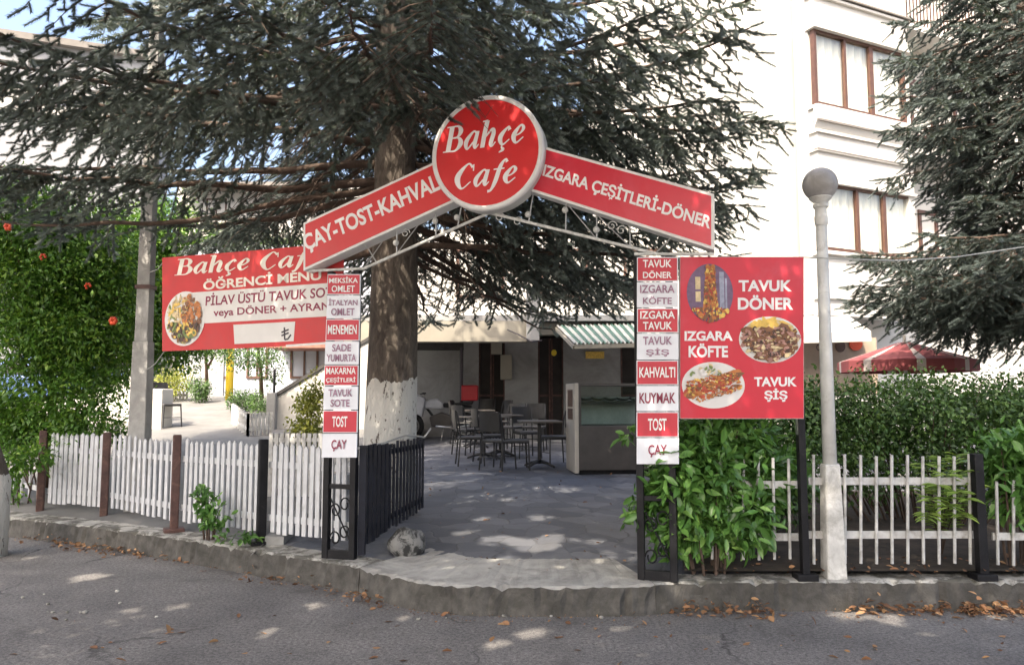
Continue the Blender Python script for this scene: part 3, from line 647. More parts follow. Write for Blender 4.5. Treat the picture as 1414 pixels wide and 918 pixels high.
wl.build('wall', 'stucco', blk, bevel=.01)
lg = MB()
for z, h, d in ((zb1 - .04, .05, .10), (zb1 - .55, .06, .05), (zb1 - .95, .05, .05), (zt1 + .05, .07, .07), (zt1 + .72, .06, .06), (zt1 + 1.5, .05, .10), (zb0 - .05, .05, .08), (zb0 - .95, .05, .05), (zt0 + .03, .06, .05), (2.95, .10, .06)):
    lg = MB(); fbox(lg, -.05, UB + .04, z - h, z, -.2, d); lg.build('ledge', 'stucco', blk, bevel=.006)
sb = MB()                                               # the projecting sill apron with a sloped underside
a = [FA.pt(-.08, zb1 - .05, .095), FA.pt(-.08, zb1 - .34, .095), FA.pt(-.08, zb1 - .52, .003), FA.pt(-.08, zb1 - .05, .003)]
sb.prism(a, FD * (UB + .12)); sb.build('sill_apron', 'stucco', blk)
rd = MB()  # grey strips put in as the shade line of the ledges
for z in (zb1 - .945, zb1 - .352, zt1 + .78): rd = MB(); fbox(rd, -.052, UB + .042, z - .035, z, -.05, .055 if z < zb1 - .8 else .102); rd.build('ledge_shade', 'trim_grey', blk)
um = [FA.hit(px, 150)[0] for px in (1170, 1208, 1212)]
window(blk, FA, .02, UB - .10, zb1, zt1, -.02, [(FA.hit(1170, 110)[0], .06), (FA.hit(1206, 110)[0], .11)])
window(blk, FA, .06, UB - .03, zb0, zt0, -.02, [(FA.hit(1187, 300)[0], .07), (FA.hit(1224, 300)[0], .09)])
FB = FA.off(-.75)
us = [FB.hit(px, 320)[0] for px in (1268, 1294)]
window(blk, FB, us[0], us[1], FB.hit(1268, 357)[1], FB.hit(1268, 290)[1], .04, [], fr=.09)
window(blk, FB, us[0] - .1, us[1] + .9, zb1 + .1, zt1 - .1, .04, [(us[1], .08)], fr=.09)
window(blk, FB, us[1] + 1.3, us[1] + 3.0, zb0, zt0, .04, [(us[1] + 2.1, .08)], fr=.09)
window(blk, FA, .02, UB - .10, zt1 + 1.55, zt1 + 2.9, -.02, [(UB * .5, .08)])
bl = MB(); fbox(bl, UB + .05, UB + 2.6, zt1 + .62, zt1 + .76, -.74, -.02); bl.build('balcony', 'stucco', blk)
rl = MB()
for i in range(22): fbox(rl, UB + .08 + i * .115, UB + .10 + i * .115, zt1 + .76, zt1 + 1.6, -.06, -.04)
fbox(rl, UB + .06, UB + 2.6, zt1 + 1.6, zt1 + 1.65, -.08, -.02); rl.build('railing', 'frame_brown', blk)
bl = MB(); fbox(bl, UB + .05, UB + 3.4, zb1 - .62, zb1 - .5, -.74, .0); bl.build('balcony', 'stucco', blk)
# ground-floor awning and shop board
aw = MB(); q = [P(1090, 441, 14.4), P(1172, 440, 14.4), P(1203, 461, 13.2), P(1090, 464, 13.2)]
aw.prism(q, (0, 0, .05)); aw.prism([q[3], q[2], q[2] + Vector((0, 0, -.13)), q[3] + Vector((0, 0, -.13))], (0, .03, 0))
tag(aw.build('shop_awning', 'awn_white'), 'pale grey sloping awning over the shop behind the lamp post', 'awning')
SBp = PL(P(1095, 505, 13.9), (1, 0, 0)); ss = thing('shop_board', 'tan shop board with dark lettering under the pale awning', 'sign', P(1145, 505, 13.9))
b = MB(); u = [SBp.hit(1100, 500), SBp.hit(1210, 466)]
fbox(b, u[0][0], u[1][0], u[0][1] - .6, u[1][1], -.05, 0, SBp); b.build('board', 'tan', ss)
b = MB(); put_text(b, text_shape('CAFE', .015), SBp, (1127, 484), (1148, 484), (1127, 475)); b.build('lettering', 'dark_text', ss)
b = MB(); c = SBp.w(1181, 475); b.prism([c + Vector((.12 * math.cos(a * .3142), 0, .12 * math.sin(a * .3142))) + SBp.n * .004 for a in range(20)], SBp.n * .03); b.build('roundel', 'flower', ss)
b = MB(); c = SBp.w(1160, 478); b.prism([c + Vector((.09 * math.cos(a * .3142), 0, .11 * math.sin(a * .3142))) + SBp.n * .004 for a in range(20)], SBp.n * .02); b.build('roundel', 'f_dark', ss)

# ------------------------------------------------------------------ café building
CY = 17.0; CZ = court_z(0, CY)
cafe = thing('cafe_building', 'low white café building with dark doorways and a cream fascia behind the tables', 'building', (-.5, CY, CZ))
def X(px, Y=CY, py=520): return P(px, py, Y).x
def Z(py, Y=CY, px=707): return P(px, py, Y).z
wl = MB()
def fwall(mb, p0, p1, y0, z0, z1, th=.25): x0, x1 = X(p0, y0), X(p1, y0); mb.box(((x0 + x1) / 2, y0 + th / 2, (z0 + z1) / 2), (x1 - x0, th, z1 - z0))
zt = Z(466)
fwall(wl, 470, 640, CY + .35, CZ - .2, Z(482)); fwall(wl, 640, 661, CY, CZ - .2, zt); fwall(wl, 697, 743, CY - .05, CZ - .2, zt)
fwall(wl, 778, 857, CY + .1, CZ - .2, zt); fwall(wl, 893, 1090, CY, CZ - .2, zt)
wl.box((X(470) + .1, CY + 4, 1.9), (.25, 7.2, 3.4)); wl.box(((X(470) + X(1090)) / 2, CY + 8, 2.4), (X(1090) - X(470), .25, 4.4))
wl.build('wall', 'cafe_wall', cafe, bevel=.008)
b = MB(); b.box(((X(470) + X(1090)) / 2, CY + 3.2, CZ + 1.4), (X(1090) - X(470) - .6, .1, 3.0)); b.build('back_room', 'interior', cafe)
b = MB(); fwall(b, 470, 640, CY + .33, Z(481), Z(473)); b.build('gap_strip', 'dark_trim', cafe)  # dark panel filling the gap above the wall
b = MB(); fwall(b, 470, 728, CY - 1.9, Z(472, CY - 1.9), Z(443, CY - 1.9), .3); fwall(b, 745, 1090, CY - 1.7, Z(462, CY - 1.7), Z(446, CY - 1.7), .3); b.build('fascia', 'cream', cafe, bevel=.01)
b = MB(); fwall(b, 727, 745, CY - 2.0, Z(470, CY - 2), Z(396, CY - 2), .3); b.build('column', 'cafe_wall', cafe, bevel=.008)
b = MB(); b.box(((X(470) + X(1090)) / 2, CY + 3.2, Z(443, CY - 1.9) + .062), (X(1090) - X(470), 10.2, .12)); b.build('terrace_slab', 'cafe_wall', cafe)  # slab extended forward to keep the wall below in shade
up = MB(); up.box(((X(560) + X(1090)) / 2, CY + 4.5, Z(443) + 1.3), (X(1090) - X(560), 5.5, 2.4)); up.build('upper_wall', 'stucco', cafe)
UP = PL((X(560), CY + 1.74, Z(443)), (1, 0, 0))
for k in range(4): window(cafe, UP, 1.0 + k * 2.1, 2.2 + k * 2.1, .75, 2.0, .05, [(1.6 + k * 2.1, .06)])
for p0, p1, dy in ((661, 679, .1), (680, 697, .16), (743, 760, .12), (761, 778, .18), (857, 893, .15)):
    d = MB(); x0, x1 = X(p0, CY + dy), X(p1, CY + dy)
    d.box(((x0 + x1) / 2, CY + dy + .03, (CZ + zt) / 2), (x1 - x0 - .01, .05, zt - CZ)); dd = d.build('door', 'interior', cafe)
    d = MB(); wf = .035
    for xx in (x0 + wf / 2, x1 - wf / 2): d.box((xx, CY + dy - .01, (CZ + zt) / 2), (wf, .05, zt - CZ))
    d.box(((x0 + x1) / 2, CY + dy - .01, CZ + .95), (x1 - x0 - 2 * wf, .045, .05)); d.build('door_frame', 'post_brown', dd)
for a, c_, e, f_ in ((678, 693, 489, 469), (691, 707, 524, 490)):
    b = MB(); x0, x1 = X(a, CY - .2), X(c_, CY - .2); z0, z1 = Z(e, CY - .2), Z(f_, CY - .2)
    b.box(((x0 + x1) / 2, CY - .14, (z0 + z1) / 2), (x1 - x0, .16, z1 - z0)); b.build('meter_box', 'cream', cafe, bevel=.01)
b = MB(); b.box((X(822, CY), CY + .05, Z(490)), (.42, .04, .16)); b.build('wood_plaque', 'f_yellow', cafe, bevel=.004)
b = MB(); cc = P(765, 487, CY - .1); b.prism([cc + Vector((.06 * math.cos(a * .3142), 0, .07 * math.sin(a * .3142))) for a in range(20)], (0, .03, 0)); b.build('round_plaque', 'yellow', cafe)
b = MB(); b.tube([P(700, 455, CY - 1.95), P(716, 462, CY - 1.97), P(735, 472, CY - 2.03), P(748, 470, CY - 1.9)], .012, 5); b.build('wire', 'dark_text', cafe)
# the drain pole beside the white wall
b = MB(); b.tube([(X(637, CY - .1), CY - .1, CZ - .1), (X(637, CY - .1), CY - .1, Z(480))], .035, 8); b.build('drain_pipe', 'dark_text', cafe)
# corrugated awning
aw = thing('striped_awning', 'green and white corrugated awning over the glass display case', 'awning', P(830, 475, 13.2))
ya, yb = 13.0, 15.2; A = P(768, 449, yb); B_ = P(905, 446, yb); Cc = P(793, 474, ya); D_ = P(925, 471, ya)
m = MB(); n = 120
for i in range(n):
    m.cur = 0 if (i // 5) % 2 else 1
    f0, f1 = i / n, (i + 1) / n; wv = lambda f: Vector((0, 0, .022 * math.sin(f * n * 2 * math.pi / 5)))
    m.face([A.lerp(B_, f0) + wv(f0), A.lerp(B_, f1) + wv(f1), Cc.lerp(D_, f1) + wv(f1), Cc.lerp(D_, f0) + wv(f0)])
sh = m.build('corrugated_sheet', ['awn_green', 'awn_white'], aw); so_ = sh.modifiers.new('thick', 'SOLIDIFY'); so_.thickness = .006
m = MB(); m.bar(Cc - Vector((0, 0, .06)), D_ - Vector((0, 0, .06)), .05, .07); m.bar(A - Vector((0, 0, .06)), B_ - Vector((0, 0, .06)), .06, .08); m.bar(A - Vector((0, 0, .07)), Cc - Vector((0, 0, .07)), .05, .06)
for f in (.33, .66, .95): m.bar(A.lerp(B_, f) - Vector((0, 0, .07)), Cc.lerp(D_, f) - Vector((0, 0, .07)), .04, .05)
m.build('awning_frame', 'cream', aw)

# display case
y0 = C(790, 655).y; p0 = C(797, 656); p1 = C(880, 648); p1 = Vector((p1.x + .25, p0.y + .12, court_z(0, p0.y)))
dc = thing('display_case', 'tall glass fronted steel display case beside the bistro tables', 'display case', (p0 + p1) / 2)
Fc = PL(p0, p1 - p0); wdt = (p1 - p0).length; hz = P(797, 529, p0.y).z - p0.z; dep = .75
zb = P(797, 588, p0.y).z - p0.z
m = MB(); fbox(m, .03, wdt, .07, zb, -dep, 0, Fc); m.build('cabinet', 'case_body', dc, bevel=.008)
m = MB(); fbox(m, .05, wdt - .02, 0, .07, -dep + .05, -.06, Fc); m.build('plinth', 'black', dc)
pS = P(778, 650, p0.y + .55)
m = MB(); fbox(m, -.035, .028, .03, hz, -dep - .02, .01, Fc); sd = m.build('side_panel', 'case_side', dc, bevel=.006)
m = MB(); o2 = Fc.pt(-.037, 0, 0)
for k, (z0, z1) in enumerate(((hz * .60, hz * .72), (hz * .74, hz * .93))):
    q = [Fc.pt(-.038, z0, -.55), Fc.pt(-.038, z0, -.15), Fc.pt(-.038, z1, -.15), Fc.pt(-.038, z1, -.55)]; m.prism(q, -Fc.x * .006)
m.build('notice', 'f_dark', sd)
m = MB()
for u_, d_ in ((.05, -.02), (wdt - .02, -.02), (wdt - .02, -dep + .02)): fbox(m, u_ - .018, u_ + .018, zb, hz - .04, d_ - .018, d_ + .018, Fc)
fbox(m, .03, wdt, hz - .04, hz, -dep, 0, Fc); fbox(m, .03, wdt - .04, zb + .36, zb + .375, -dep + .06, -.08, Fc); m.build('case_frame', 'case_body', dc)
m = MB(); fbox(m, .06, wdt - .04, zb + .01, hz - .045, -.024, -.018, Fc); m.build('front_glass', 'case_glass', dc)
m = MB(); fbox(m, .05, wdt - .05, zb + .004, zb + .40, -dep + .03, -dep + .05, Fc); m.build('back_panel', 'steel', dc)
for i in range(5):
    m = MB(); m.lathe([(.05, 0), (.10, .03), (.11, .06), (.10, .06), (.05, .02)], Fc.pt(.2 + i * .2, zb + .376, -.35), 14); m.build('tray', 'steel', dc, smooth=True)

# ------------------------------------------------------------------ bistro furniture
def make_table():
    r = thing('bistro_table', '', 'table', (0, 0, 0))
    m = MB(); m.box((0, 0, .735), (.66, .66, .03)); m.build('tabletop', 'tabletop', r, bevel=.006)
    m = MB(); m.lathe([(.032, .06), (.032, .72)], (0, 0, 0), 12); m.lathe([(.10, .70), (.10, .72)], (0, 0, 0), 12); m.build('pedestal', 'chair_black', r, smooth=False)
    for k in range(4):
        a = k * math.pi / 2 + .785; m = MB()
        m.tube([(0, 0, .10), (.15 * math.cos(a), .15 * math.sin(a), .075), (.30 * math.cos(a), .30 * math.sin(a), .02)], [.03, .024, .018], 8); m.build('foot', 'chair_black', r, smooth=True)
    return r
def make_chair():
    r = thing('bistro_chair', '', 'chair', (0, 0, 0))
    m = MB(); m.box((0, 0, .455), (.40, .40, .035)); m.build('seat', 'chair_pad', r, bevel=.012)
    for sx in (-1, 1):
        m = MB(); m.tube([(sx * .21, -.20, 0), (sx * .185, -.185, .45)], .013, 8); m.build('leg', 'chair_black', r)
        m = MB(); m.tube([(sx * .21, .23, 0), (sx * .185, .19, .45), (sx * .185, .22, .70), (sx * .18, .26, .88)], .013, 8); m.build('leg', 'chair_black', r)
    m = MB(); m.tube([(-.185, -.185, .43), (.185, -.185, .43), (.185, .19, .43), (-.185, .19, .43), (-.185, -.185, .43)], .011, 6)
    m.tube([(-.20, -.195, .2), (.20, -.195, .2)], .008, 6); m.tube([(-.2, .21, .2), (.2, .21, .2)], .008, 6); m.build('seat_frame', 'chair_black', r)
    m = MB()
    for i in range(9):
        a0, a1 = -.18 + i * .04, -.18 + (i + 1) * .04; c = lambda a: .245 + .03 * (1 - (a / .18) ** 2)
        m.hexa([(a0, c(a0), .60), (a1, c(a1), .60), (a1, c(a1) + .02, .60), (a0, c(a0) + .02, .60), (a0, c(a0) + .02, .90), (a1, c(a1) + .02, .90), (a1, c(a1) + .04, .90), (a0, c(a0) + .04, .90)])
    m.build('backrest', 'chair_black', r)
    return r
def put(o, p, rz, label, group): o.location = p; o.rotation_euler.z = rz; tag(o, label, None, group); return o
tb = make_table(); ch = make_chair()
GT, GC = 'bistro tables in the shaded court', 'black metal chairs round the bistro tables'
TS = [((745, 645), .1, 'dark square bistro table next to the display case'), ((691, 630), .3, 'dark square bistro table in front of the white pillar'), ((657, 618), .2, 'dark square bistro table beside the parked motorcycle'), ((668, 634), .5, 'dark square bistro table farthest out into the open court')]
TP = []
for i, (q, rz, lb) in enumerate(TS): p = C(*q); TP.append(p); put(tb if i == 0 else copy_tree(tb), p, rz, lb, GT)
CS = [((768, 641), R(-70), 'black chair tucked against the side of the display case'), ((712, 648), R(95), 'black chair standing nearest the court entrance'),
      ((738, 622), R(-10), 'black chair behind the table next to the display case'), ((676, 638), R(110), 'black chair at the open corner of the middle table'),
      ((705, 622), R(-30), 'black chair pushed in between the middle table and the white pillar'), ((647, 627), R(130), 'black chair in front of the motorcycle wheel'),
      ((668, 608), R(-15), 'black chair close to the dark doorway'), ((640, 612), R(80), 'black chair between the motorcycle and its nearest table'),
      ((650, 642), R(100), 'black chair standing farthest left in the open court'), ((727, 632), R(20), 'black chair between the two tables nearest the display case'), ((686, 612), R(-60), 'black chair against the white pillar under the meter boxes'), ((688, 648), R(150), 'black chair turned away from the farthest out table')]
for i, (q, rz, lb) in enumerate(CS): put(ch if i == 0 else copy_tree(ch), C(*q), rz, lb, GC)

# motorcycle
mp = C(612, 607); bk = thing('motorcycle', 'dark motorcycle with red carrier box parked against the white wall', 'motorcycle', mp)
def wheel(x, nm='wheel'):
    m = MB(); m.torus(mp + Vector((x, 0, .30)), .245, .055, 'y', 28, 8); wh = m.build(nm, 'rubber', bk, smooth=True)
    m = MB(); m.torus(mp + Vector((x, 0, .30)), .185, .016, 'y', 28, 6); m.tube([mp + Vector((x, -.06, .30)), mp + Vector((x, .06, .30))], .035, 10)
    for k in range(6):
        a = k * math.pi / 3; m.tube([mp + Vector((x, 0, .30)), mp + Vector((x + .19 * math.cos(a), 0, .30 + .19 * math.sin(a)))], .010, 5)
    m.build('rim', 'steel', wh)
wheel(.48); wheel(-.72)
m = MB(); V3 = lambda x, y, z: mp + Vector((x, y, z))
m.tube([V3(-.72, .09, .30), V3(-.60, .07, .62), V3(-.48, .05, .95)], .024, 8); m.tube([V3(-.72, -.09, .30), V3(-.60, -.07, .62), V3(-.48, -.05, .95)], .024, 8)
m.tube([V3(-.50, 0, .85), V3(-.2, 0, .48), V3(.2, 0, .42), V3(.48, 0, .30)], .03, 8); m.tube([V3(-.48, 0, .80), V3(.1, 0, .72), V3(.62, 0, .72)], .025, 8); m.build('frame', 'chair_black', bk)
m = MB(); m.prism([V3(-.25, -.13, .28), V3(.18, -.13, .26), V3(.22, -.13, .52), V3(-.05, -.13, .60), V3(-.3, -.13, .5)], (0, .26, 0)); m.build('engine', 'case_body', bk, bevel=.03)
m = MB(); m.prism([V3(-.42, -.12, .68), V3(.0, -.12, .66), V3(.02, -.12, .80), V3(-.15, -.12, .90), V3(-.40, -.12, .86)], (0, .24, 0)); m.build('fuel_tank', 'bike_white', bk, bevel=.05)
m = MB(); m.prism([V3(.0, -.13, .72), V3(.62, -.13, .76), V3(.66, -.13, .84), V3(.3, -.13, .80), V3(.0, -.13, .80)], (0, .26, 0)); m.build('saddle', 'rubber', bk, bevel=.02)
m = MB(); m.tube([V3(-.46, -.34, .99), V3(-.42, -.2, 1.02), V3(-.48, 0, 1.0), V3(-.42, .2, 1.02), V3(-.46, .34, .99)], .014, 8); m.build('handlebar', 'chair_black', bk)
m = MB(); m.ball(V3(-.60, 0, .88), .10, 14, 8); m.build('headlight', 'steel', bk, smooth=True)
m = MB(); m.prism([V3(-1.02, -.06, .58), V3(-.5, -.06, .64), V3(-.5, -.06, .68), V3(-.85, -.06, .69)], (0, .12, 0)); m.build('mudguard', 'bike_white', bk, bevel=.01)
m = MB(); m.prism([V3(-.68, -.16, .62), V3(-.46, -.16, .5), V3(-.38, -.16, .9), V3(-.62, -.16, 1.02)], (0, .32, 0)); m.build('fairing', 'bike_white', bk, bevel=.03)
m = MB(); m.tube([V3(-.15, -.16, .30), V3(.3, -.18, .26), V3(.72, -.18, .36)], [.025, .035, .045], 10); m.build('exhaust', 'steel', bk, smooth=True)
m = MB(); m.box(V3(.58, 0, 1.02), (.36, .36, .34)); m.build('carrier_box', 'bike_red', bk, bevel=.03)
m = MB(); m.tube([V3(.02, -.08, .30), V3(-.02, -.28, .0)], .012, 6); m.build('kickstand', 'steel', bk)

# ================================================================== ENTRANCE GATE AND ITS SIGNS
GL0, GR0 = G(468, 771, .22), G(908, 801, .22)
GX = (GR0 - GL0).normalized(); GP = PL(GL0, GX)
gate = thing('entrance_arch', 'black ladder column gate frame with a peaked truss over the court entrance', 'gate', (GL0 + GR0) / 2)
def column_frame(pa, pb, base, ztop, nm):
    """Two flat uprights with rungs and a scrolled lower panel."""
    ua, ub = pa, pb; m = MB()
    fbox(m, ua - .028, ua + .028, base, ztop, -.03, .03, GP); fbox(m, ub - .028, ub + .028, base, ztop, -.03, .03, GP)
    fbox(m, ua + .028, ub - .028, base + .0, base + .075, -.025, .025, GP)
    for z in (.62, 1.1, 1.7, ztop - .05): fbox(m, ua + .028, ub - .028, base + z - .02, base + z + .02, -.02, .02, GP)
    for z in (base + .34,): m.tube([GP.pt(ua, base + .58, 0), GP.pt(ub, base + .1, 0)], .008, 6)
    c = m.build(nm, 'black', gate, bevel=.004)
    mid = (ua + ub) / 2
    for zc, r in ((.20, .062), (.44, .062)):
        s = MB()
        for sg in (-1, 1):
            pts = [GP.pt(mid + sg * (.045 + .05 * math.cos(a * .45) * (1 - a * .03)), base + zc + .09 * sg * .3 + r * math.sin(a * .45) * (1 - a * .03), 0) for a in range(16)]
            s.tube(pts, .007, 6)
        s.build('scroll', 'black', c)
    return c
uL = [GP.hit(450, 765)[0], GP.hit(487, 765)[0]]; uR = [GP.hit(886, 798)[0], GP.hit(931, 798)[0]]
zL = GP.hit(470, 375)[1]; zR = GP.hit(908, 355)[1]; zT = (zL + zR) / 2
column_frame(*uL, 0, zL, 'column_frame'); column_frame(*uR, 0, zR, 'column_frame')
m = MB(); GC_ = GP.off(-.10)
def rod(a, b, pl=GP, r=.013): m.tube([pl.w(*a), pl.w(*b)], r, 8)
rod((425, 374), (502, 371)); rod((502, 371), (676, 294)); rod((676, 294), (905, 350)); rod((876, 351), (986, 351))
m.build('lower_chord', 'rod', gate)
m = MB()
rod((425, 374), (502, 371), GC_); rod((502, 371), (676, 294), GC_); rod((676, 294), (905, 350), GC_); rod((876, 351), (986, 351), GC_)
m.build('rear_chord', 'black', gate)
m = MB()
for a, b in (((548, 350), (548, 305)), ((602, 327), (602, 278)), ((632, 313), (640, 270)), ((730, 307), (737, 262)), ((781, 320), (782, 280)), ((824, 330), (824, 296)), ((870, 341), (870, 312)), ((520, 362), (500, 330)), ((905, 350), (930, 325))): rod(a, b, GP, .006)
for a, b in (((502, 371), (548, 305)), ((548, 350), (602, 278)), ((824, 330), (782, 280)), ((870, 341), (824, 296))): rod(a, b, GC_, .005)
m.build('truss_web', 'steel', gate)
for q in ((548, 336), (602, 306), (632, 301), (730, 297), (781, 291), (824, 318)):
    o = MB(); o.ball(GP.w(*q) + GP.n * .02, .027, 12, 8); o.build('ornament', 'rim_grey', gate, smooth=True)
for q in ((560, 322), (690, 300), (715, 306), (858, 318), (845, 312)):
    o = MB(); c = GP.w(*q); pts = [c + GP.x * (.042 * math.cos(a * .5) * (1 - a * .045)) + GP.z * (.042 * math.sin(a * .5) * (1 - a * .045)) for a in range(18)]
    o.tube(pts, .0045, 6); o.build('scroll', 'rim_grey', gate)

def sign_plate(name, label, pl, poly, thick, edge, face, inset, rim=.004, group=None, border='sign_edge'):
    """A flat box sign: body polygon (photo pixels) with a coloured face set proud inside a border."""
    pts = [pl.w(*q) for q in poly]; c = sum(pts, Vector()) / len(pts); low = min(pts, key=lambda p: p.z)
    r = thing(name, label, 'sign', Vector((c.x, c.y, low.z)), group)
    b = MB(); b.prism(pts, -pl.n * thick); b.build('sign_box', edge, r)
    if face:
        f = MB(); n = len(poly)
        uv = [Vector(pl.hit(*q)) for q in poly]; cu = sum(uv, Vector((0, 0))) / n; ins = []
        for i in range(n):                                # inset the polygon by a constant border
            a, b_, d = uv[i - 1], uv[i], uv[(i + 1) % n]; e1 = (b_ - a).normalized(); e2 = (d - b_).normalized()
            n1 = Vector((-e1.y, e1.x)); n2 = Vector((-e2.y, e2.x))
            if n1.dot(cu - b_) < 0: n1 = -n1
            if n2.dot(cu - b_) < 0: n2 = -n2
            k = 1 + n1.dot(n2); ins.append(b_ + (n1 + n2) * inset / max(k, .2))
        f.prism([pl.pt(q.x, q.y, .001) for q in ins], pl.n * rim); f.build('sign_face', face, r)
    return r
BP = GP.off(.06)
lb = sign_plate('beam_sign', 'slanting red sign left of the round sign reading ÇAY-TOST-KAHVALTI', BP, [(419, 308), (628, 211), (650, 268), (419, 374)], .16, 'sign_edge', 'red', .022)
m = MB(); put_text(m, text_shape('ÇAY-TOST-KAHVALTI', .03), BP, (425, 352), (628, 259), (417, 326), .007); m.build('lettering', 'white_text', lb)
rb = sign_plate('beam_sign', 'slanting red sign right of the round sign reading IZGARA ÇEŞİTLERİ-DÖNER', BP, [(720, 194), (986, 268), (986, 345), (708, 256)], .16, 'sign_edge', 'red_board', .022)
m = MB(); put_text(m, text_shape('IZGARA ÇEŞİTLERİ-DÖNER', .03), BP, (748, 247), (979, 321), (754, 222), .007); m.build('lettering', 'white_text', rb)
CPp = GP.off(.16); cu, cv = CPp.hit(672, 211); ru = abs(CPp.hit(748, 211)[0] - cu); rv = abs(CPp.hit(672, 292.5)[1] - cv); rr = (ru + rv) / 2
rs = thing('round_sign', 'big round red sign at the peak of the gate reading Bahçe Cafe', 'sign', CPp.pt(cu, cv - rr))
circ = lambda r, d, n=64: [CPp.pt(cu + r * math.cos(2 * math.pi * i / n), cv + r * math.sin(2 * math.pi * i / n), d) for i in range(n)]
m = MB(); m.prism(circ(rr, 0), -CPp.n * .16); m.build('sign_box', 'rim_grey', rs)
m = MB(); a, b = circ(rr + .004, .0), circ(rr - .035, .012); a2 = circ(rr + .004, -.03)
n = 64; m.add(a2 + a + circ(rr - .008, .014) + b + circ(rr - .04, .002), [(k * n + i, k * n + (i + 1) % n, (k + 1) * n + (i + 1) % n, (k + 1) * n + i) for k in range(4) for i in range(n)]); m.build('rim', 'sign_edge', rs, smooth=True)
m = MB(); m.prism(circ(rr - .034, .001), CPp.n * .005); m.build('sign_face', 'red', rs)
m = MB(); put_text(m, script_shape('Bahçe'), CPp, (612, 222), (726, 207), (612, 175), .008); put_text(m, script_shape('Cafe'), CPp, (628, 272), (715, 262), (628, 228), .008); m.build('lettering', 'white_text', rs)

# menu panels on the two columns: (rows from the top, colour alternates red / white)
PG = 'menu signs on the gate columns'
def panels(pl, x0t, x1t, x0b, x1b, ys, rows, where):
    top, bot = ys[0], ys[-1]
    for i, row in enumerate(rows):
        ya, yb = ys[i] + .6, ys[i + 1] - .6; red = i % 2 == 0
        f = lambda y, a, b: a + (b - a) * (y - top) / (bot - top)
        poly = [(f(yb, x0t, x0b), yb), (f(yb, x1t, x1b), yb), (f(ya, x1t, x1b), ya), (f(ya, x0t, x0b), ya)]
        j = random.uniform(-.35, .35); poly = [(x + j, y) for x, y in poly]
        words_ = ' '.join(row); lab = ('red' if red else 'white') + ' menu sign reading ' + words_ + ' on the ' + where
        r = sign_plate('menu_sign', lab, pl.off(random.uniform(-.003, .003)), poly, .012, 'white_panel', 'red_panel' if red else None, .007, .002, PG)
        p2 = PL(pl.o, pl.x, pl.z); m = MB(); q = [Vector(pl.hit(*k)) for k in poly]
        bl, br, tr_, tl = q; W, H = br - bl, tl - bl
        if len(row) == 1: rows_uv = [(.16 if len(row[0]) < 5 else .07, .30, .72)]
        else: rows_uv = [(.5 - .07 * max(4, min(len(row[0]), 6.2)), .56, .88), (.5 - .07 * max(4, min(len(row[1]), 6.2)), .12, .44)]
        if len(row) == 1 and len(row[0]) < 5: rows_uv = [(.28, .26, .74)]
        for s, (mx_, v0, v1) in zip(row, rows_uv):
            a = bl + W * mx_ + H * v0; b_ = br - W * mx_ + H * v0; c = bl + W * mx_ + H * v1
            put_text(m, text_shape(s, .02), p2, a, b_, c, .0075, uv=True)
        m.build('lettering', 'white_text' if red else ('red_text' if len(row) == 1 else 'grey_text'), r)
PP = GP.off(.045)
panels(PP, 452.5, 498, 444.5, 492.5, [378, 407.5, 440, 471, 503.5, 533, 566, 598, 632],
       [['MEKSİKA', 'OMLET'], ['İTALYAN', 'OMLET'], ['MENEMEN'], ['SADE', 'YUMURTA'], ['MAKARNA', 'ÇEŞİTLERİ'], ['TAVUK', 'SOTE'], ['TOST'], ['ÇAY']], 'column beside the spruce trunk')
panels(PP, 879.5, 936, 879, 937.5, [354.5, 389, 425, 460, 497, 532, 568, 604, 641],
       [['TAVUK', 'DÖNER'], ['IZGARA', 'KÖFTE'], ['IZGARA', 'TAVUK'], ['TAVUK', 'ŞİŞ'], ['KAHVALTI'], ['KUYMAK'], ['TOST'], ['ÇAY']], 'column beside the food board')

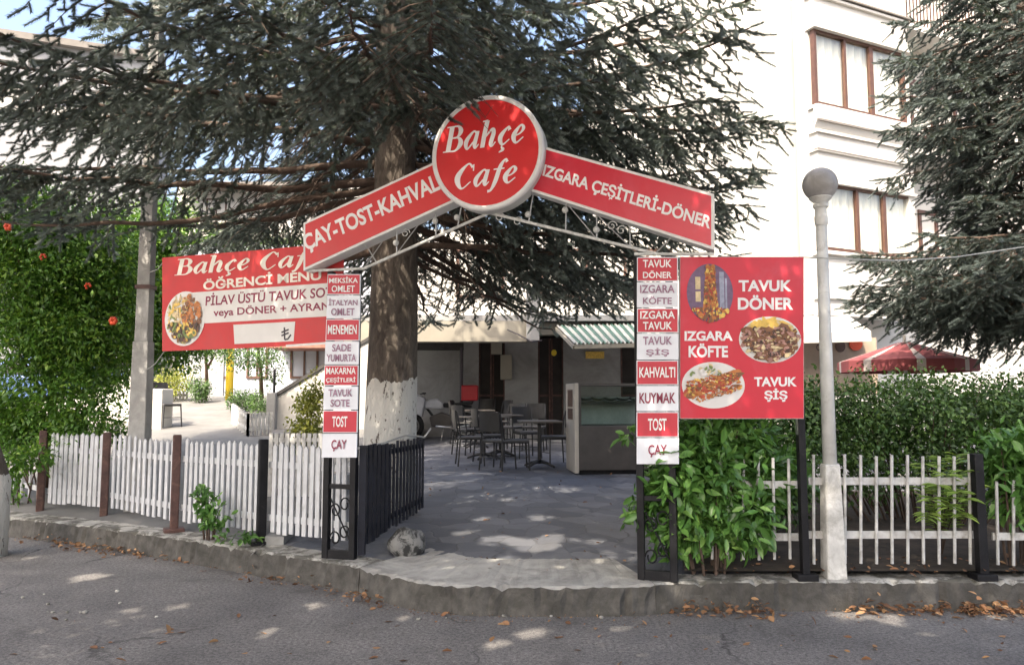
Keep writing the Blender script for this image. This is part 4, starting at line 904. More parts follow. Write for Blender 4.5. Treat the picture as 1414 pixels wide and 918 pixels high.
# ------------------------------------------------------------------ printed food pictures
def print_food(parent, pl, cx, cy, rx, ry, kind, seed):
    """A printed dish: layered flat coloured pieces on the board."""
    rg = random.Random(seed); u0, v0 = pl.hit(cx, cy); a = abs(pl.hit(cx + rx, cy)[0] - u0); b = abs(pl.hit(cx, cy - ry)[1] - v0)
    pal = {'doner': ['f_purple', 'f_blue', 'f_orange', 'f_yellow', 'f_brown', 'f_red', 'f_cream'], 'meat': ['banner_white', 'f_pink', 'f_brown', 'f_dark', 'f_yellow', 'f_cream', 'f_green'],
           'kofte': ['banner_white', 'f_orange', 'f_red', 'f_brown', 'f_yellow', 'f_cream', 'f_green'], 'mixed': ['banner_white', 'f_cream', 'f_orange', 'f_brown', 'f_yellow', 'f_dark', 'f_green']}[kind]
    m = MB(); d = [.0055]
    def blob(u, v, ru, rv, mi, n=10, rot=0.0, jag=.25):
        d[0] += .00006; m.cur = mi; q = []
        for i in range(n):
            t = 2 * math.pi * i / n; k = 1 + rg.uniform(-jag, jag); x, y = ru * k * math.cos(t), rv * k * math.sin(t)
            q.append(pl.pt(u0 + u * a + (x * math.cos(rot) - y * math.sin(rot)) * a, v0 + v * b + (x * math.sin(rot) + y * math.cos(rot)) * b, d[0]))
        m.face(q)
    def slab(u0_, v0_, u1_, v1_, mi):
        d[0] += .00006; m.cur = mi; m.face([pl.pt(u0 + x * a, v0 + y * b, d[0]) for x, y in ((u0_, v0_), (u1_, v0_), (u1_, v1_), (u0_, v1_))])
    def fill(n, f, s0, s1, cols, asp=.6, lim=.8):
        for _ in range(n):
            while True:
                u, v = rg.uniform(-1, 1), rg.uniform(-1, 1)
                if u * u + v * v < lim and f(u, v): break
            q = rg.uniform(s0, s1); blob(u, v, q, q * asp * rg.uniform(.6, 1.3), rg.choice(cols), 7, rg.uniform(0, 3))
    blob(0, 0, 1, 1, 0, 40, 0, 0)
    if kind == 'doner':
        slab(.42, -.75, .62, .72, 1); slab(-.62, -.3, -.40, .05, 6); slab(-.62, .12, -.40, .55, 6); slab(.66, -.6, .74, .5, 1)
        for i in range(14): w_ = .17 + .012 * i; slab(-w_ + .02, .80 - i * .10, w_ + .02, .92 - i * .10, [2, 4, 3, 2, 5][i % 5])
        fill(150, lambda u, v: abs(u - .02) < .22 + (.6 - v) * .06 and v > -.6, .04, .09, [2, 2, 4, 3, 5, 2], .7, .9)
        fill(90, lambda u, v: v < -.55, .05, .11, [2, 4, 5, 4, 3], .6, .92)
    elif kind == 'meat':
        blob(0, .35, .82, .55, 4, 24, 0, .05)
        fill(60, lambda u, v: v > .35, .06, .14, [4, 4, 5], .5, .85)
        fill(60, lambda u, v: v < .45, .16, .24, [2, 1, 2], .7, .72); fill(240, lambda u, v: v < .5, .06, .13, [1, 1, 2, 2, 3, 5, 2], .55, .78); fill(70, lambda u, v: v < .4, .03, .06, [3, 5, 3], .5, .75)
    elif kind == 'kofte':
        for i in range(40): blob(-.7 + i * .035, -.32 + i * .018 + .12 * math.sin(i * 1.7), .34, .15, [1, 2, 1, 3][i % 4], 10, .5, .2)
        fill(260, lambda u, v: abs(v - .35 * u + .05) < .48, .04, .10, [1, 1, 2, 3, 4, 1, 2], .5, .74); fill(60, lambda u, v: abs(v - .35 * u + .05) < .45, .03, .05, [3, 5, 3], .5, .7)
        fill(25, lambda u, v: v > .45 and u < .2, .06, .12, [6, 5, 0], .5, .75)
    else:
        fill(120, lambda u, v: u < .25, .08, .18, [1, 1, 4, 1, 6], .35, .72); fill(90, lambda u, v: u > -.05 and v > -.45, .07, .14, [2, 2, 3, 2, 3], .7, .72)
        fill(130, lambda u, v: v < -.2, .05, .12, [5, 3, 6, 5, 4], .7, .72); fill(40, lambda u, v: True, .03, .06, [1, 5, 4], .4, .7)
    m.build('food_picture', pal, parent)

# ------------------------------------------------------------------ food board on the right
FBp = PL(Vector((GR0.x, GR0.y - .06, .22)), (1, -.02, 0))
fb = sign_plate('food_board', 'large square red board with food pictures beside the right gate column', FBp, [(938.5, 578), (1110, 578), (1110, 354.5), (938.5, 354.5)], .03, 'rim_grey', 'red_board', .004, .003)
for lines in ((('TAVUK', (1019.6, 402.7), (1093, 402.7), (1019.6, 387)), ('DÖNER', (1018.5, 428), (1095, 428), (1018.5, 407.5))),
              (('IZGARA', (945, 470.7), (1011.6, 470.7), (945, 457.2)), ('KÖFTE', (950.6, 493.5), (1005, 493.5), (950.6, 474))),
              (('TAVUK', (1041, 533.5), (1100, 533.5), (1041, 520.5)), ('ŞİŞ', (1055, 554.5), (1087, 554.5), (1055, 536)))):
    m = MB()
    for q in lines: put_text(m, text_shape(q[0], .035), FBp, q[1], q[2], q[3], .0065)
    m.build('lettering', 'white_text', fb)
print_food(fb, FBp, 980, 404.5, 32, 40, 'doner', 3); print_food(fb, FBp, 1063, 469, 43, 32, 'meat', 4); print_food(fb, FBp, 984.7, 531.6, 43.5, 32, 'kofte', 5)

# ------------------------------------------------------------------ student-menu banner on the left
BA, BB = P(224, 485, 7.55), P(474, 472, 6.85)
BX = BB - BA; BN = PL(BA, (BX.x, BX.y, 0)); tilt = (BX.z) / Vector((BX.x, BX.y)).length
bn = sign_plate('menu_banner', 'wide red banner between pole and gate reading ÖĞRENCİ MENÜ', BN, [(224, 485), (350, 480), (474, 473), (474, 335), (350, 346), (224, 356)], .012, 'red_banner', None, .0)
m = MB(); m.prism([BN.w(*q) + BN.n * .001 for q in ((265, 404), (474, 389.5), (474, 435.5), (282, 446.5))], BN.n * .0015); m.prism([BN.w(*q) + BN.n * .001 for q in ((322.5, 448.4), (407.8, 444), (405.5, 471), (324, 475))], BN.n * .0015)
m.prism([BN.w(*q) + BN.n * .0012 for q in ((395, 476), (474, 470.5), (474, 474), (395, 479))], BN.n * .0015)
m.build('white_field', 'banner_white', bn)
m = MB(); put_text(m, script_shape('Bahçe', .16), BN, (241, 387), (345, 379), (242, 357), .004); put_text(m, script_shape('Cafe', .16), BN, (359, 380), (442, 373), (360, 349), .004); put_text(m, text_shape('ÖĞRENCİ MENÜ', .03), BN, (281, 401), (444, 386.5), (281, 384), .004)
m.build('lettering', 'cream_text', bn)
m = MB(); put_text(m, text_shape('PİLAV ÜSTÜ TAVUK SOTE', .02), BN, (284, 422.5), (468, 409.5), (285, 405), .004); put_text(m, text_shape('veya DÖNER + AYRAN', .02), BN, (295, 440), (456, 431), (295, 424.5), .004)
m.build('small_lettering', 'red_text', bn)
m = MB(); L_ = lambda a, b, wd=.016: m.bar(BN.w(*a) + BN.n * .004, BN.w(*b) + BN.n * .004, wd, .002, BN.n)
L_((393, 452), (393.5, 469)); L_((389, 459), (399, 455)); L_((389, 463.5), (399, 459.5)); L_((393.5, 469), (398, 468)); L_((398, 468), (402, 462)); m.build('lira_mark', 'dark_text', bn)
print_food(bn, BN, 255.5, 440, 28, 37.5, 'mixed', 6)

# ================================================================== FENCES
fence = thing('picket_fence', 'white wooden picket fence with dark brown posts along the left kerb wall', 'fence', G(240, 732, .22))
posts = [(-60, 668, 596), (55, 705, 594), (143, 712, 597), (240, 733, 600), (360, 750, 606)]
PB = []
for px, yb, yt in posts:
    b = G(px, yb, .225); h = P(px, yt, b.y).z - b.z; PB.append((b, h)); m = MB(); m.box((b.x, b.y, b.z + h / 2 - .02), (.085, .085, h + .04), R(28) + random.uniform(-.1, .1))
    if px in (240, 360): m.box((b.x, b.y, b.z + .01), (.2, .18, .05), .5)
    m.build('post', 'black' if px == 360 else 'post_brown', fence, bevel=.012)
ends = [PB[i][0] for i in range(5)] + [G(487, 766, .225)]
for i in range(5):
    a, b = ends[i], ends[i + 1]; d = (b - a); d.z = 0; L = d.length; d = d.normalized(); nrm = Vector((d.y, -d.x, 0)); back = -nrm * .045
    m = MB(); n = [12, 11, 12, 14, 12][i]; pw = [.06, .058, .058, .046, .050][i]; a0, a1 = .075, L - .075 - (0.02 if i == 4 else 0)
    h = min(PB[min(i, 4)][1], .98) - .035
    for k in range(n):
        s = a0 + (a1 - a0) * (k + .5) / n; p = a + d * s + back; p.z = 0.225; lean = random.uniform(-.012, .012); hh = h + random.uniform(-.02, .015); lo = .10 + random.uniform(-.012, .012)
        w2 = pw / 2; q = lambda x, z, y: p + d * (x + lean * z) + nrm * y + Vector((0, 0, z))
        pts = [(-w2, lo), (w2, lo), (w2, hh - .02), (0, hh + .008), (-w2, hh - .02)]
        m.prism([q(x, z, .0) for x, z in pts], nrm * .018)
    for z in (.24, h - .20): m.bar(a + d * .03 + back * 1.02 + Vector((0, 0, z)) - nrm * .014, a + d * (L - .03) + back * 1.02 + Vector((0, 0, z)) - nrm * .014, .024, .062)
    m.build('picket_panel', 'white_fence', fence, bevel=.003)

# black slatted gate leaf, swung inwards beside the trunk
la, lb_ = GP.pt(uL[1] + .06, 0, -.05), G(585, 712, .30); lb_.z = .30; la.z = .235
gl_ = thing('gate_leaf', 'dark slatted gate leaf standing open in front of the limewashed trunk', 'gate', la)
d = (lb_ - la); L = d.length; d = d.normalized(); nr = Vector((d.y, -d.x, 0)).normalized()
hL, hR = P(492, 618, la.y).z - la.z, P(585, 606, lb_.y).z - lb_.z
m = MB(); n = 17
for k in range(n):
    f = (k + .5) / n; p = la + d * L * f; h = hL + (hR - hL) * f; m.box((p.x, p.y, p.z + .05 + h / 2), (.078 if k < 6 else .04, .02, h - .08 + random.uniform(-.03, .03)), math.atan2(d.y, d.x))
m.build('slats', 'leaf_black', gl_, bevel=.003)
m = MB()
for f in (.16, .86): m.bar(la + Vector((0, 0, .05 + f * hL)) - nr * .02, lb_ + Vector((0, 0, .05 + f * hR)) - nr * .02, .025, .05)
m.bar(la + Vector((0, 0, .02)), la + Vector((0, 0, hL + .02)), .06, .06); m.build('leaf_frame', 'leaf_black', gl_)
m = MB(); m.tube([la + Vector((-.04, -.05, hL - .0)), la.lerp(lb_, .3) + Vector((0, -.03, hL - .01)), la.lerp(lb_, .65) + Vector((0, -.02, hL + .01)), lb_ + Vector((0, 0, hR + .02)), lb_ + Vector((.03, .35, hR + .10))], .011, 8)
tag(m.build('hose', 'cable', smooth=True), 'pale thin hose lying along the top of the open gate leaf', 'hose')
bb = G(556, 772, .22); m = MB(); bm_ = bmesh.new(); bmesh.ops.create_icosphere(bm_, subdivisions=3, radius=.17)
rg = random.Random(2)
vs = [v.co.copy() for v in bm_.verts]; vs = [Vector((v.x * 1.0, v.y * .8, v.z * .85)) * (1 + .10 * math.sin(v.x * 30 + v.y * 17) * math.cos(v.z * 21)) for v in vs]
m.add([v + bb + Vector((.02, .16, .10)) for v in vs], [tuple(x.index for x in f.verts) for f in bm_.faces]); bm_.free()
M['stone'] = mat('mottled_stone', (0.20, 0.20, 0.195), 0.9, 0.2, 8, 0.5, 30, dirt=(0.03, 0.03, 0.03), dscale=7, damt=(0.46, 0.54))
tag(m.build('stone', 'stone', smooth=True), 'mottled grey stone at the foot of the open gate leaf', 'stone')

# thin barred fence on the right
bf = thing('barred_fence', 'thin white barred fence with dark posts behind the lamp post', 'fence', G(1230, 797, .225))
yF = G(1200, 797, .225).y + .03
def bars(px0, px1, step, y_top, y_bot, rails, yy, nm='bar_panel'):
    m = MB(); px = px0
    while px < px1:
        a, b = P(px, y_bot + random.uniform(-1, 1), yy), P(px - 1 + random.uniform(-1.2, 1.2), y_top + random.uniform(-2, 2), yy); m.tube([a, b], .012, 8); px += step
    for r in rails: m.bar(P(px0 - 8, r, yy + .022), P(px1 - 2, r + random.uniform(-.5, .5), yy + .022), .016, .058)
    m.build(nm, 'white_bar', bf)
bars(962, 1104, 21.5, 632, 772, (669, 741), yF + .02); bars(1124, 1350, 21.6, 628, 778, (664, 738), yF); bars(1378, 1440, 21.5, 664, 780, (740,), yF + .03)
bars(1462, 1700, 21.5, 634, 780, (664, 740), yF + .03)
for px, yt in ((1112, 560), (1357, 626), (1455, 626)):
    b = G(px, 798, .225); t = P(px - 2, yt, b.y); m = MB(); m.bar(b - Vector((0, 0, .03)), Vector((b.x, b.y, t.z)), .07 if px > 1120 else .055, .07, (0, 1, 0)); m.box((b.x, b.y, .24), (.16, .14, .05)); m.build('post', 'black', bf, bevel=.006)
m = MB(); b = G(1110, 798, .225); m.bar(Vector((b.x + .004, b.y + .0, P(1110, 600, b.y).z)), Vector((b.x + .004, b.y, P(1110, 357, b.y).z)), .045, .045, (0, 1, 0)); m.build('board_post', 'steel', fb)

# ------------------------------------------------------------------ lamp post
lp = G(1156, 799, .22); lp.y += .06
lamp = thing('lamp_post', 'pale lamp post with a grey globe and square cement base', 'street lamp', lp)
hB = P(1156, 640, lp.y).z - lp.z; zG = P(1141, 255, lp.y).z
m = MB(); s0, s1 = .078, .060
m.hexa([lp + Vector((a * s0, b * s0, -.02)) for a, b in ((-1, -1), (1, -1), (1, 1), (-1, 1))] + [lp + Vector((a * s1, b * s1, hB)) for a, b in ((-1, -1), (1, -1), (1, 1), (-1, 1))]); m.build('base', 'lamp_base', lamp, bevel=.015)
m = MB(); m.tube([lp + Vector((0, 0, hB - .03)), Vector((lp.x, lp.y, zG - .22))], [.054, .042], 16); m.build('pole', 'lamp_pole', lamp, smooth=True)
m = MB(); m.lathe([(.046, -.34), (.052, -.32), (.052, -.27), (.045, -.25), (.045, -.20), (.060, -.19), (.060, -.165), (.05, -.155), (.075, -.13), (.09, -.115), (.085, -.10)], (lp.x, lp.y, zG), 20); m.build('collar', 'lamp_pole', lamp)
m = MB(); m.ball((lp.x, lp.y, zG), .138, 32, 20); m.build('globe', 'globe', lamp, smooth=True)

# utility pole behind the left fence
up_ = Vector((X(193, 9.25, 600), 9.25, .25)); m = MB()
m.hexa([up_ + Vector((a * .115, b * .10, 0)) for a, b in ((-1, -1), (1, -1), (1, 1), (-1, 1))] + [up_ + Vector((a * .095, b * .085, 2.05)) for a, b in ((-1, -1), (1, -1), (1, 1), (-1, 1))])
pole = thing('utility_pole', 'grey concrete utility pole rising behind the white picket fence', 'utility pole', up_)
m.build('pole_foot', 'concrete_pole', pole, bevel=.01)
m = MB(); m.hexa([up_ + Vector((a * .082, b * .075, 2.05)) for a, b in ((-1, -1), (1, -1), (1, 1), (-1, 1))] + [up_ + Vector((a * .055, b * .06, 8.0)) for a, b in ((-1, -1), (1, -1), (1, 1), (-1, 1))]); m.build('shaft', 'concrete_pole', pole, bevel=.01)
m = MB(); m.box(up_ + Vector((0, 0, 2.72)), (.19, .18, .05)); m.build('band', 'post_brown', pole)
for a, zz in (((226, 358), 2.9), ((226, 483), 1.7)):
    m = MB(); e = BN.w(*a) - BN.n * .02; m.tube([e, (e + up_ + Vector((.09, -.05, zz))) / 2 - Vector((0, 0, .03)), up_ + Vector((.09, -.08, zz))], .005, 5)
    tag(m.build('rope', 'cable'), 'thin rope tying the %s corner of the red banner to the pole' % ('upper' if zz > 2 else 'lower'), 'rope')
m = MB(); m.tube([FBp.w(1106, 355), P(1180, 358.5, 5.9), P(1240, 360, 6.2), P(1320, 355, 6.8), P(1414, 341, 7.4), P(1600, 300, 8.5)], .006, 6); tag(m.build('cable', 'cable', smooth=True), 'pale cable sagging from the food board towards the right spruce', 'cable')

# ================================================================== SPRUCES
rs1 = random.Random(11); TB = Vector((-1.41, 8.62, .26)); BR = []
def wrap(a): return (a + math.pi) % (2 * math.pi) - math.pi
z = 3.45; k = 0
def in_left(a): a = wrap(a); return a > R(150) or a < R(-105)
while z < 13.2:
    nb = 7 if z < 6.3 else 5
    for j in range(nb):
        az = k * 0.83 + j * 2 * math.pi / nb + rs1.uniform(-.2, .2); a = wrap(az); front = abs(wrap(az + math.pi / 2)) < R(62)
        L = (4.5 - .05 * (z - 3.4) if z < 6.3 else max(.8, 4.3 - .5 * (z - 6.3))) * rs1.uniform(.78, 1.05)
        if abs(wrap(az)) < R(35): L = min(L, 4.0)
        if (front and z < 4.75) or (in_left(az) and (z < 4.15 or rs1.random() < .22)): continue
        dr = rs1.uniform(-.30, -.16) if z < 5.5 else rs1.uniform(-.2, -.05)
        if front and z < 6.3: dr = rs1.uniform(-.27, -.15); L *= .95
        BR.append((z + rs1.uniform(-.12, .12), az, L, dr, rs1.uniform(.04, .12), .30 if z < 5 else .2))
    z += .37 if z < 6.3 else .62; k += 1
BR += [(4.15, R(198), 5.0, -.04, .02, .34), (4.3, R(188), 4.8, -.08, .05, .30), (4.6, R(207), 5.0, -.08, .04, .3), (4.0, R(176), 4.2, -.10, .05, .35),      # the long left limbs
       (3.7, R(28), 3.3, -.34, .06, .30), (3.6, R(48), 3.4, -.36, .05, .3), (3.75, R(12), 3.1, -.30, .06, .3), (3.9, R(66), 3.2, -.3, .05, .3), (3.35, R(38), 2.4, -.32, .06, .3),  # hanging behind the gate
       (5.12, R(-70), 2.6, -.40, .02, .5), (5.0, R(-52), 4.2, -.24, .05, .25), (5.1, R(-36), 4.3, -.22, .06, .25), (5.25, R(-80), 3.9, -.27, .05, .25), (4.95, R(-24), 4.3, -.22, .06, .25),
       (4.4, R(-10), 4.1, -.15, .06, .25), (4.1, R(-16), 4.0, -.16, .08, .28), (5.3, R(-100), 3.8, -.24, .05, .25), (5.2, R(-118), 4.2, -.22, .05, .25), (5.0, R(-140), 4.5, -.20, .05, .25)]
spruce('spruce_tree', 'huge old spruce with limewashed trunk behind the gate', TB, 15.0, .30, BR, 21, 'needles', coarse_above=6.3, low=2.66)
BR = []; z = 2.7; k = 0
while z < 10:
    for j in range(9 if z < 6.6 else 5):
        az = k * .7 + j * 2 * math.pi / 9 + rs1.uniform(-.2, .2)
        L = (2.12 - .07 * (z - 2) if z < 6.6 else max(.6, 1.8 - .4 * (z - 6.6))) * rs1.uniform(.72, 1.06)
        if 3.4 < z < 4.7 and abs(wrap(az - math.pi)) < R(75): L *= .62
        BR.append((z, az, L, rs1.uniform(-.22, -.08) if z > 3 else rs1.uniform(-.12, -.02), rs1.uniform(.03, .12), .22))
    z += .30; k += 1
BR += [(zz + .38, R(aa), ll, dd, .08, .2) for zz, aa, ll, dd in ((2.55, 172, 2.3, -.10), (2.75, 195, 2.25, -.12), (2.9, 160, 2.2, -.14), (3.1, 183, 2.3, -.16), (2.65, 215, 2.2, -.12), (3.0, 228, 2.3, -.15), (2.4, 188, 2.0, -.06), (3.25, 205, 2.2, -.15), (3.3, 170, 2.1, -.16), (2.5, 240, 2.0, -.1))]
spruce('spruce_tree', 'dark blue spruce at the right edge in front of the apartment block', Vector((6.62, 9.3, .36)), 11.5, .17, BR, 33, 'needles_b', coarse_above=6.8)

# ================================================================== BROADLEAVES
rb_ = np.random.default_rng(77)
def blob(px, py, Y, rx, ry, rz): p = P(px, py, Y); return (p.x, p.y, p.z, rx, ry, rz)
TG = 'pomegranate trees behind the left fence'
pt1 = broad_tree('pomegranate_tree', 'leafy pomegranate tree with dark stem left of the utility pole', 'tree', (X(70, 10.2), 10.2, drive_z(0, 10.2)),
    [blob(25, 520, 9.9, .7, .45, .4), blob(95, 545, 9.8, .55, .35, .35), blob(120, 500, 10.3, .5, .45, .4), blob(60, 450, 9.8, .7, .4, .4), blob(40, 400, 10.2, .95, .9, .75), blob(110, 360, 10.4, .85, .9, .85), blob(140, 440, 10.5, .6, .6, .55), blob(20, 310, 10.2, .8, .8, .6), blob(95, 480, 10.0, .7, .5, .35)], rb_, 'pome', 1500, 42, .13, .085, .42, .065, TG, limbs=22, shell=.3)
pt2 = broad_tree('pomegranate_tree', 'darker pomegranate tree just right of the utility pole behind the banner', 'tree', (X(206, 12.2), 12.2, drive_z(0, 12.2)),
    [blob(205, 420, 12.2, .65, .7, .95), blob(180, 350, 12.2, .7, .7, .7), blob(235, 470, 12.0, .5, .5, .45), blob(232, 320, 12.3, .5, .5, .5), blob(150, 500, 12.2, .5, .5, .4)], rb_, 'pome', 900, 42, .13, .085, .42, .06, TG, limbs=16, shell=.3)
fl = np.random.default_rng(9)
for i, (px, py, Y) in enumerate([(12, 313, 9.0), (157, 443, 9.1), (122, 395, 9.2), (60, 355, 9.0)]):
    c = P(px, py, Y); m = MB()
    for k in range(6 if i < 2 else 5):
        a = k * 1.05; q = c + Vector((.03 * math.cos(a), -.01, .03 * math.sin(a)))
        m.ball(q, .026 if i < 2 else .016, 8, 6)
    tag(m.build('pomegranate_flower', 'flower', pt1, smooth=True))
bush('low_hedge', 'low leafy hedge growing behind the left end of the picket fence', 'hedge', (X(80, 9.9), 9.95, .42), [blob(-30, 585, 10.0, .9, .35, .35), blob(50, 590, 9.9, .7, .35, .33), blob(120, 592, 9.7, .5, .3, .3)], rb_, 'pome', 420, 36, .09, .075, .45, None, stems=14)
bush('weed_plant', 'small leafy weed growing against the picket fence by the black post', 'plant', G(290, 742, .225), [blob(286, 692, 7.45, .10, .07, .12), blob(297, 715, 7.4, .09, .07, .09), blob(278, 682, 7.45, .05, .05, .05), blob(325, 742, 7.25, .2, .05, .02)], rb_, 'laurel', 44, 8, .03, .085, .5, None, LEAF, stems=6)
bush('weed_plant', 'grassy weed at the left end of the kerb wall beside the tree trunk', 'plant', G(30, 690, .225), [blob(22, 640, 9.0, .18, .12, .16), blob(45, 632, 9.0, .14, .12, .1), blob(10, 680, 8.9, .1, .1, .1)], rb_, 'pome', 46, 16, .06, .09, .4, None, stems=6)
# laurel by the right gate column
bush('laurel_bush', 'glossy large leaved laurel bush beside the right gate column', 'bush', G(985, 792, .24), [blob(985, 645, 6.25, .42, .26, .40), blob(925, 690, 6.1, .28, .22, .26), blob(1020, 705, 6.1, .30, .22, .28), blob(1000, 600, 6.25, .38, .25, .20), blob(960, 655, 6.0, .30, .18, .30), blob(1060, 660, 6.3, .22, .18, .18), blob(897, 712, 6.0, .12, .12, .10), blob(1085, 640, 6.4, .16, .14, .14), blob(950, 735, 6.05, .3, .2, .16), blob(1010, 740, 6.1, .25, .18, .14)], rb_, 'laurel', 640, 9, .045, .125, .42, None, LEAF, .35, 16)
bush('laurel_bush', 'bright leaved bush spilling over the dark post at the right edge', 'bush', G(1405, 790, .24), [blob(1400, 640, 6.2, .22, .22, .28), blob(1440, 650, 6.3, .3, .25, .35), blob(1375, 625, 6.25, .14, .14, .14), blob(1400, 690, 6.1, .16, .14, .14)], rb_, 'laurel', 260, 9, .045, .115, .42, None, LEAF, .35, 10)
bush('sprig_plant', 'leafy sprig poking past the left side of the right gate column', 'plant', GP.pt(uR[0] - .06, 0, -.15), [tuple(P(868, 602, 6.1)) + (.05, .05, .10), tuple(P(874, 715, 6.0)) + (.05, .05, .06)], rb_, 'laurel', 8, 6, .025, .10, .40, None, LEAF, .3, 0)
# hedge behind the right fence
hb = []
for px in range(1050, 1520, 42): hb.append(blob(px, 578 + 8 * math.sin(px), 8.0 + .2 * math.sin(px * 3), .36, .5, .42)); hb.append(blob(px + 20, 625, 7.75, .34, .45, .4)); hb.append(blob(px + 10, 562 + 6 * math.cos(px), 8.2, .32, .45, .24))
rh = random.Random(4)
for k in range(16): hb.append(blob(rh.uniform(1060, 1500), rh.uniform(525, 550), 8.0 + rh.uniform(-.2, .3), .10, .12, rh.uniform(.12, .3)))
bush('hedge', 'dense dark green hedge behind the thin barred fence', 'hedge', (X(1270, 8.0), 8.0, .30), hb, rb_, 'hedge', 1500, 30, .085, .062, .5, None, stems=60, shell=.45)
bush('hedge_shrub', 'shaded leafy shrub behind the food board and laurel', 'shrub', (X(1000, 7.6), 7.6, .28), [blob(960, 620, 7.5, .35, .3, .45), blob(1030, 610, 7.5, .3, .3, .45), blob(1000, 690, 7.2, .5, .3, .3), blob(1080, 660, 7.3, .3, .3, .4)], rb_, 'hedge', 420, 26, .085, .062, .5, None, stems=20)
def pinnate(name, label, cat, base, tips, mats, ln=.075, group=None):
    rng = np.random.default_rng(len(tips) + 3); root = thing(name, label, cat, base, group); st = MB(); Ps, Ds, Ns = [], [], []
    for tip in tips:
        b, t = Vector(base), Vector(tip); mid = (b * .45 + t * .55) + Vector((0, 0, .35 * (t - b).length)); pts = [b.lerp(mid, f).lerp(mid.lerp(t, f), f) for f in [i / 14 for i in range(15)]]
        st.tube(pts, [.006 * (1 - .06 * i) for i in range(15)], 4)
        for i in range(4, 15):
            d = (pts[i] - pts[i - 1]).normalized(); sd = d.cross(Vector((0, 0, 1))).normalized()
            for sg in (-1, 1):
                Ps.append(pts[i]); Ds.append(d * .5 + sd * sg + Vector((0, 0, rng.uniform(-.3, .1)))); Ns.append(Vector((0, -.2, 1)))
    st.build('stems', 'twig', root); n = len(Ps)
    V, F, r = leaves(np.array(Ps), np.array(Ds), np.array(Ns), ln * rng.uniform(.8, 1.2, n), np.full(n, .28), np.clip(rng.normal(.55, .2, n), 0, 1), LEAF)
    tri_mesh('fronds', V, F, r, mats, root, base); return root
pinnate('fern_plant', 'yellow green feathery plant poking through the thin barred fence', 'plant', G(1300, 770, .26), [P(px, py, Y) for px, py, Y in ((1275, 640, 6.05), (1300, 632, 6.1), (1330, 650, 6.0), (1345, 668, 6.05), (1285, 690, 5.9), (1310, 700, 5.9), (1330, 712, 5.95), (1262, 660, 6.2), (1320, 628, 6.2), (1295, 670, 5.95), (1280, 715, 5.9), (1340, 690, 5.9), (1308, 655, 5.92), (1325, 680, 5.88))], 'fern', .11)
# golden shrub and far garden plants
drp = lambda px, py: DR(px, py)
bush('golden_shrub', 'yellow green flowering shrub beside the lower menu signs', 'shrub', P(425, 625, 9.6), [blob(430, 560, 9.6, .16, .18, .2), blob(425, 600, 9.6, .22, .2, .2), blob(440, 530, 9.7, .10, .12, .14)], rb_, 'yellowleaf', 130, 22, .06, .06, .5, None, stems=8)

# ------------------------------------------------------------------ far left garden
b = DR(366, 592); wallY = b.y
gw = MB(); zc = lambda px: None
x0, x1 = X(384, wallY), XS + .3
z0, z1 = P(385, 547, wallY).z, P(450, 506, wallY).z; sl_ = (z1 - z0) / (X(450, wallY) - x0)
pw = thing('garden_wall', 'white sloping garden wall with dark coping behind the golden shrub', 'wall', ((x0 + x1) / 2, wallY, .6))
gw.prism([(x0, wallY, .3), (x1, wallY, .3), (x1, wallY, z0 + sl_ * (x1 - x0)), (x0, wallY, z0)], (0, .2, 0)); gw.build('wall', 'stucco', pw)
m = MB(); m.bar((x0 - .03, wallY + .1, z0 + .03), (x1, wallY + .1, z0 + sl_ * (x1 - x0) + .03), .27, .06); m.build('coping', 'dark_trim', pw)
m = MB(); m.box((X(378, wallY), wallY - .02, (z0 + .3) / 2 + .02), (.17, .26, z0 - .2)); m.build('pillar', 'cafe_wall', pw, bevel=.01)
m = MB(); m.tube([(X(379, wallY), wallY, z0), (X(379, wallY), wallY, P(379, 510, wallY).z)], .025, 8); m.build('pipe', 'black', pw)
ban = MB(); ban.prism([(XS, back_of(8, .28).y + .4, -.03), (XS, wallY + .2, -.03), (XS, wallY + .2, drive_z(0, wallY) + .12), (XS, back_of(8, .28).y + .4, .3)], (.18, 0, 0)); tag(ban.build('retaining_wall', 'cafe_wall'), 'low white retaining wall between the court and the driveway behind the trunk', 'wall')
fr_ = thing('annex_building', 'pale blue grey annex wall at the end of the driveway below the banner', 'building', (-6.5, 21.5, 1.5))
m = MB(); m.box(((X(245, 21.5) + X(560, 21.5)) / 2, 24, 3.6), (X(560, 21.5) - X(245, 21.5), 5, 4.8)); m.build('wall', 'stucco_blue', fr_)
AN = PL((X(245, 21.5), 21.5, 1.6), (1, 0, 0))
for px, w_ in ((303, .55), (355, .6), (420, .8)):
    u = AN.hit(px, 520)[0]; window(fr_, AN, u - w_ / 2, u + w_ / 2, .55, 1.55, .04, [(u, .05)], fr=.06, curtain=False)
m = MB(); u = AN.hit(285, 520)[0]; fbox(m, u - .5, u + .5, 0, 2.1, -.01, .05, AN); m.build('door', 'stucco_grey', fr_)
m = MB(); q = P(440, 490, 20.5); m.box((q.x, 20.9, P(440, 480, 20.5).z + .05), (2.6, 1.6, .16)); m.build('eave', 'roof', fr_)
yp = DR(336, 546); m = MB(); m.tube([(yp.x, 20.0, drive_z(0, 20) - .1 if drive_z(0, 20) < 1.66 else 1.5), (yp.x, 20.0, 3.4)], .10, 14)
tag(m.build('yellow_column', 'yellow', smooth=True), 'bright yellow column in front of the far annex wall', 'column')
bush('round_bush', 'clipped round dark bush at the end of the driveway', 'bush', DR(275, 551), [tuple(P(275, 537, 19.3)) + (.24, .24, .26)], rb_, 'hedge', 70, 26, .06, .06, .5, None, stems=6)
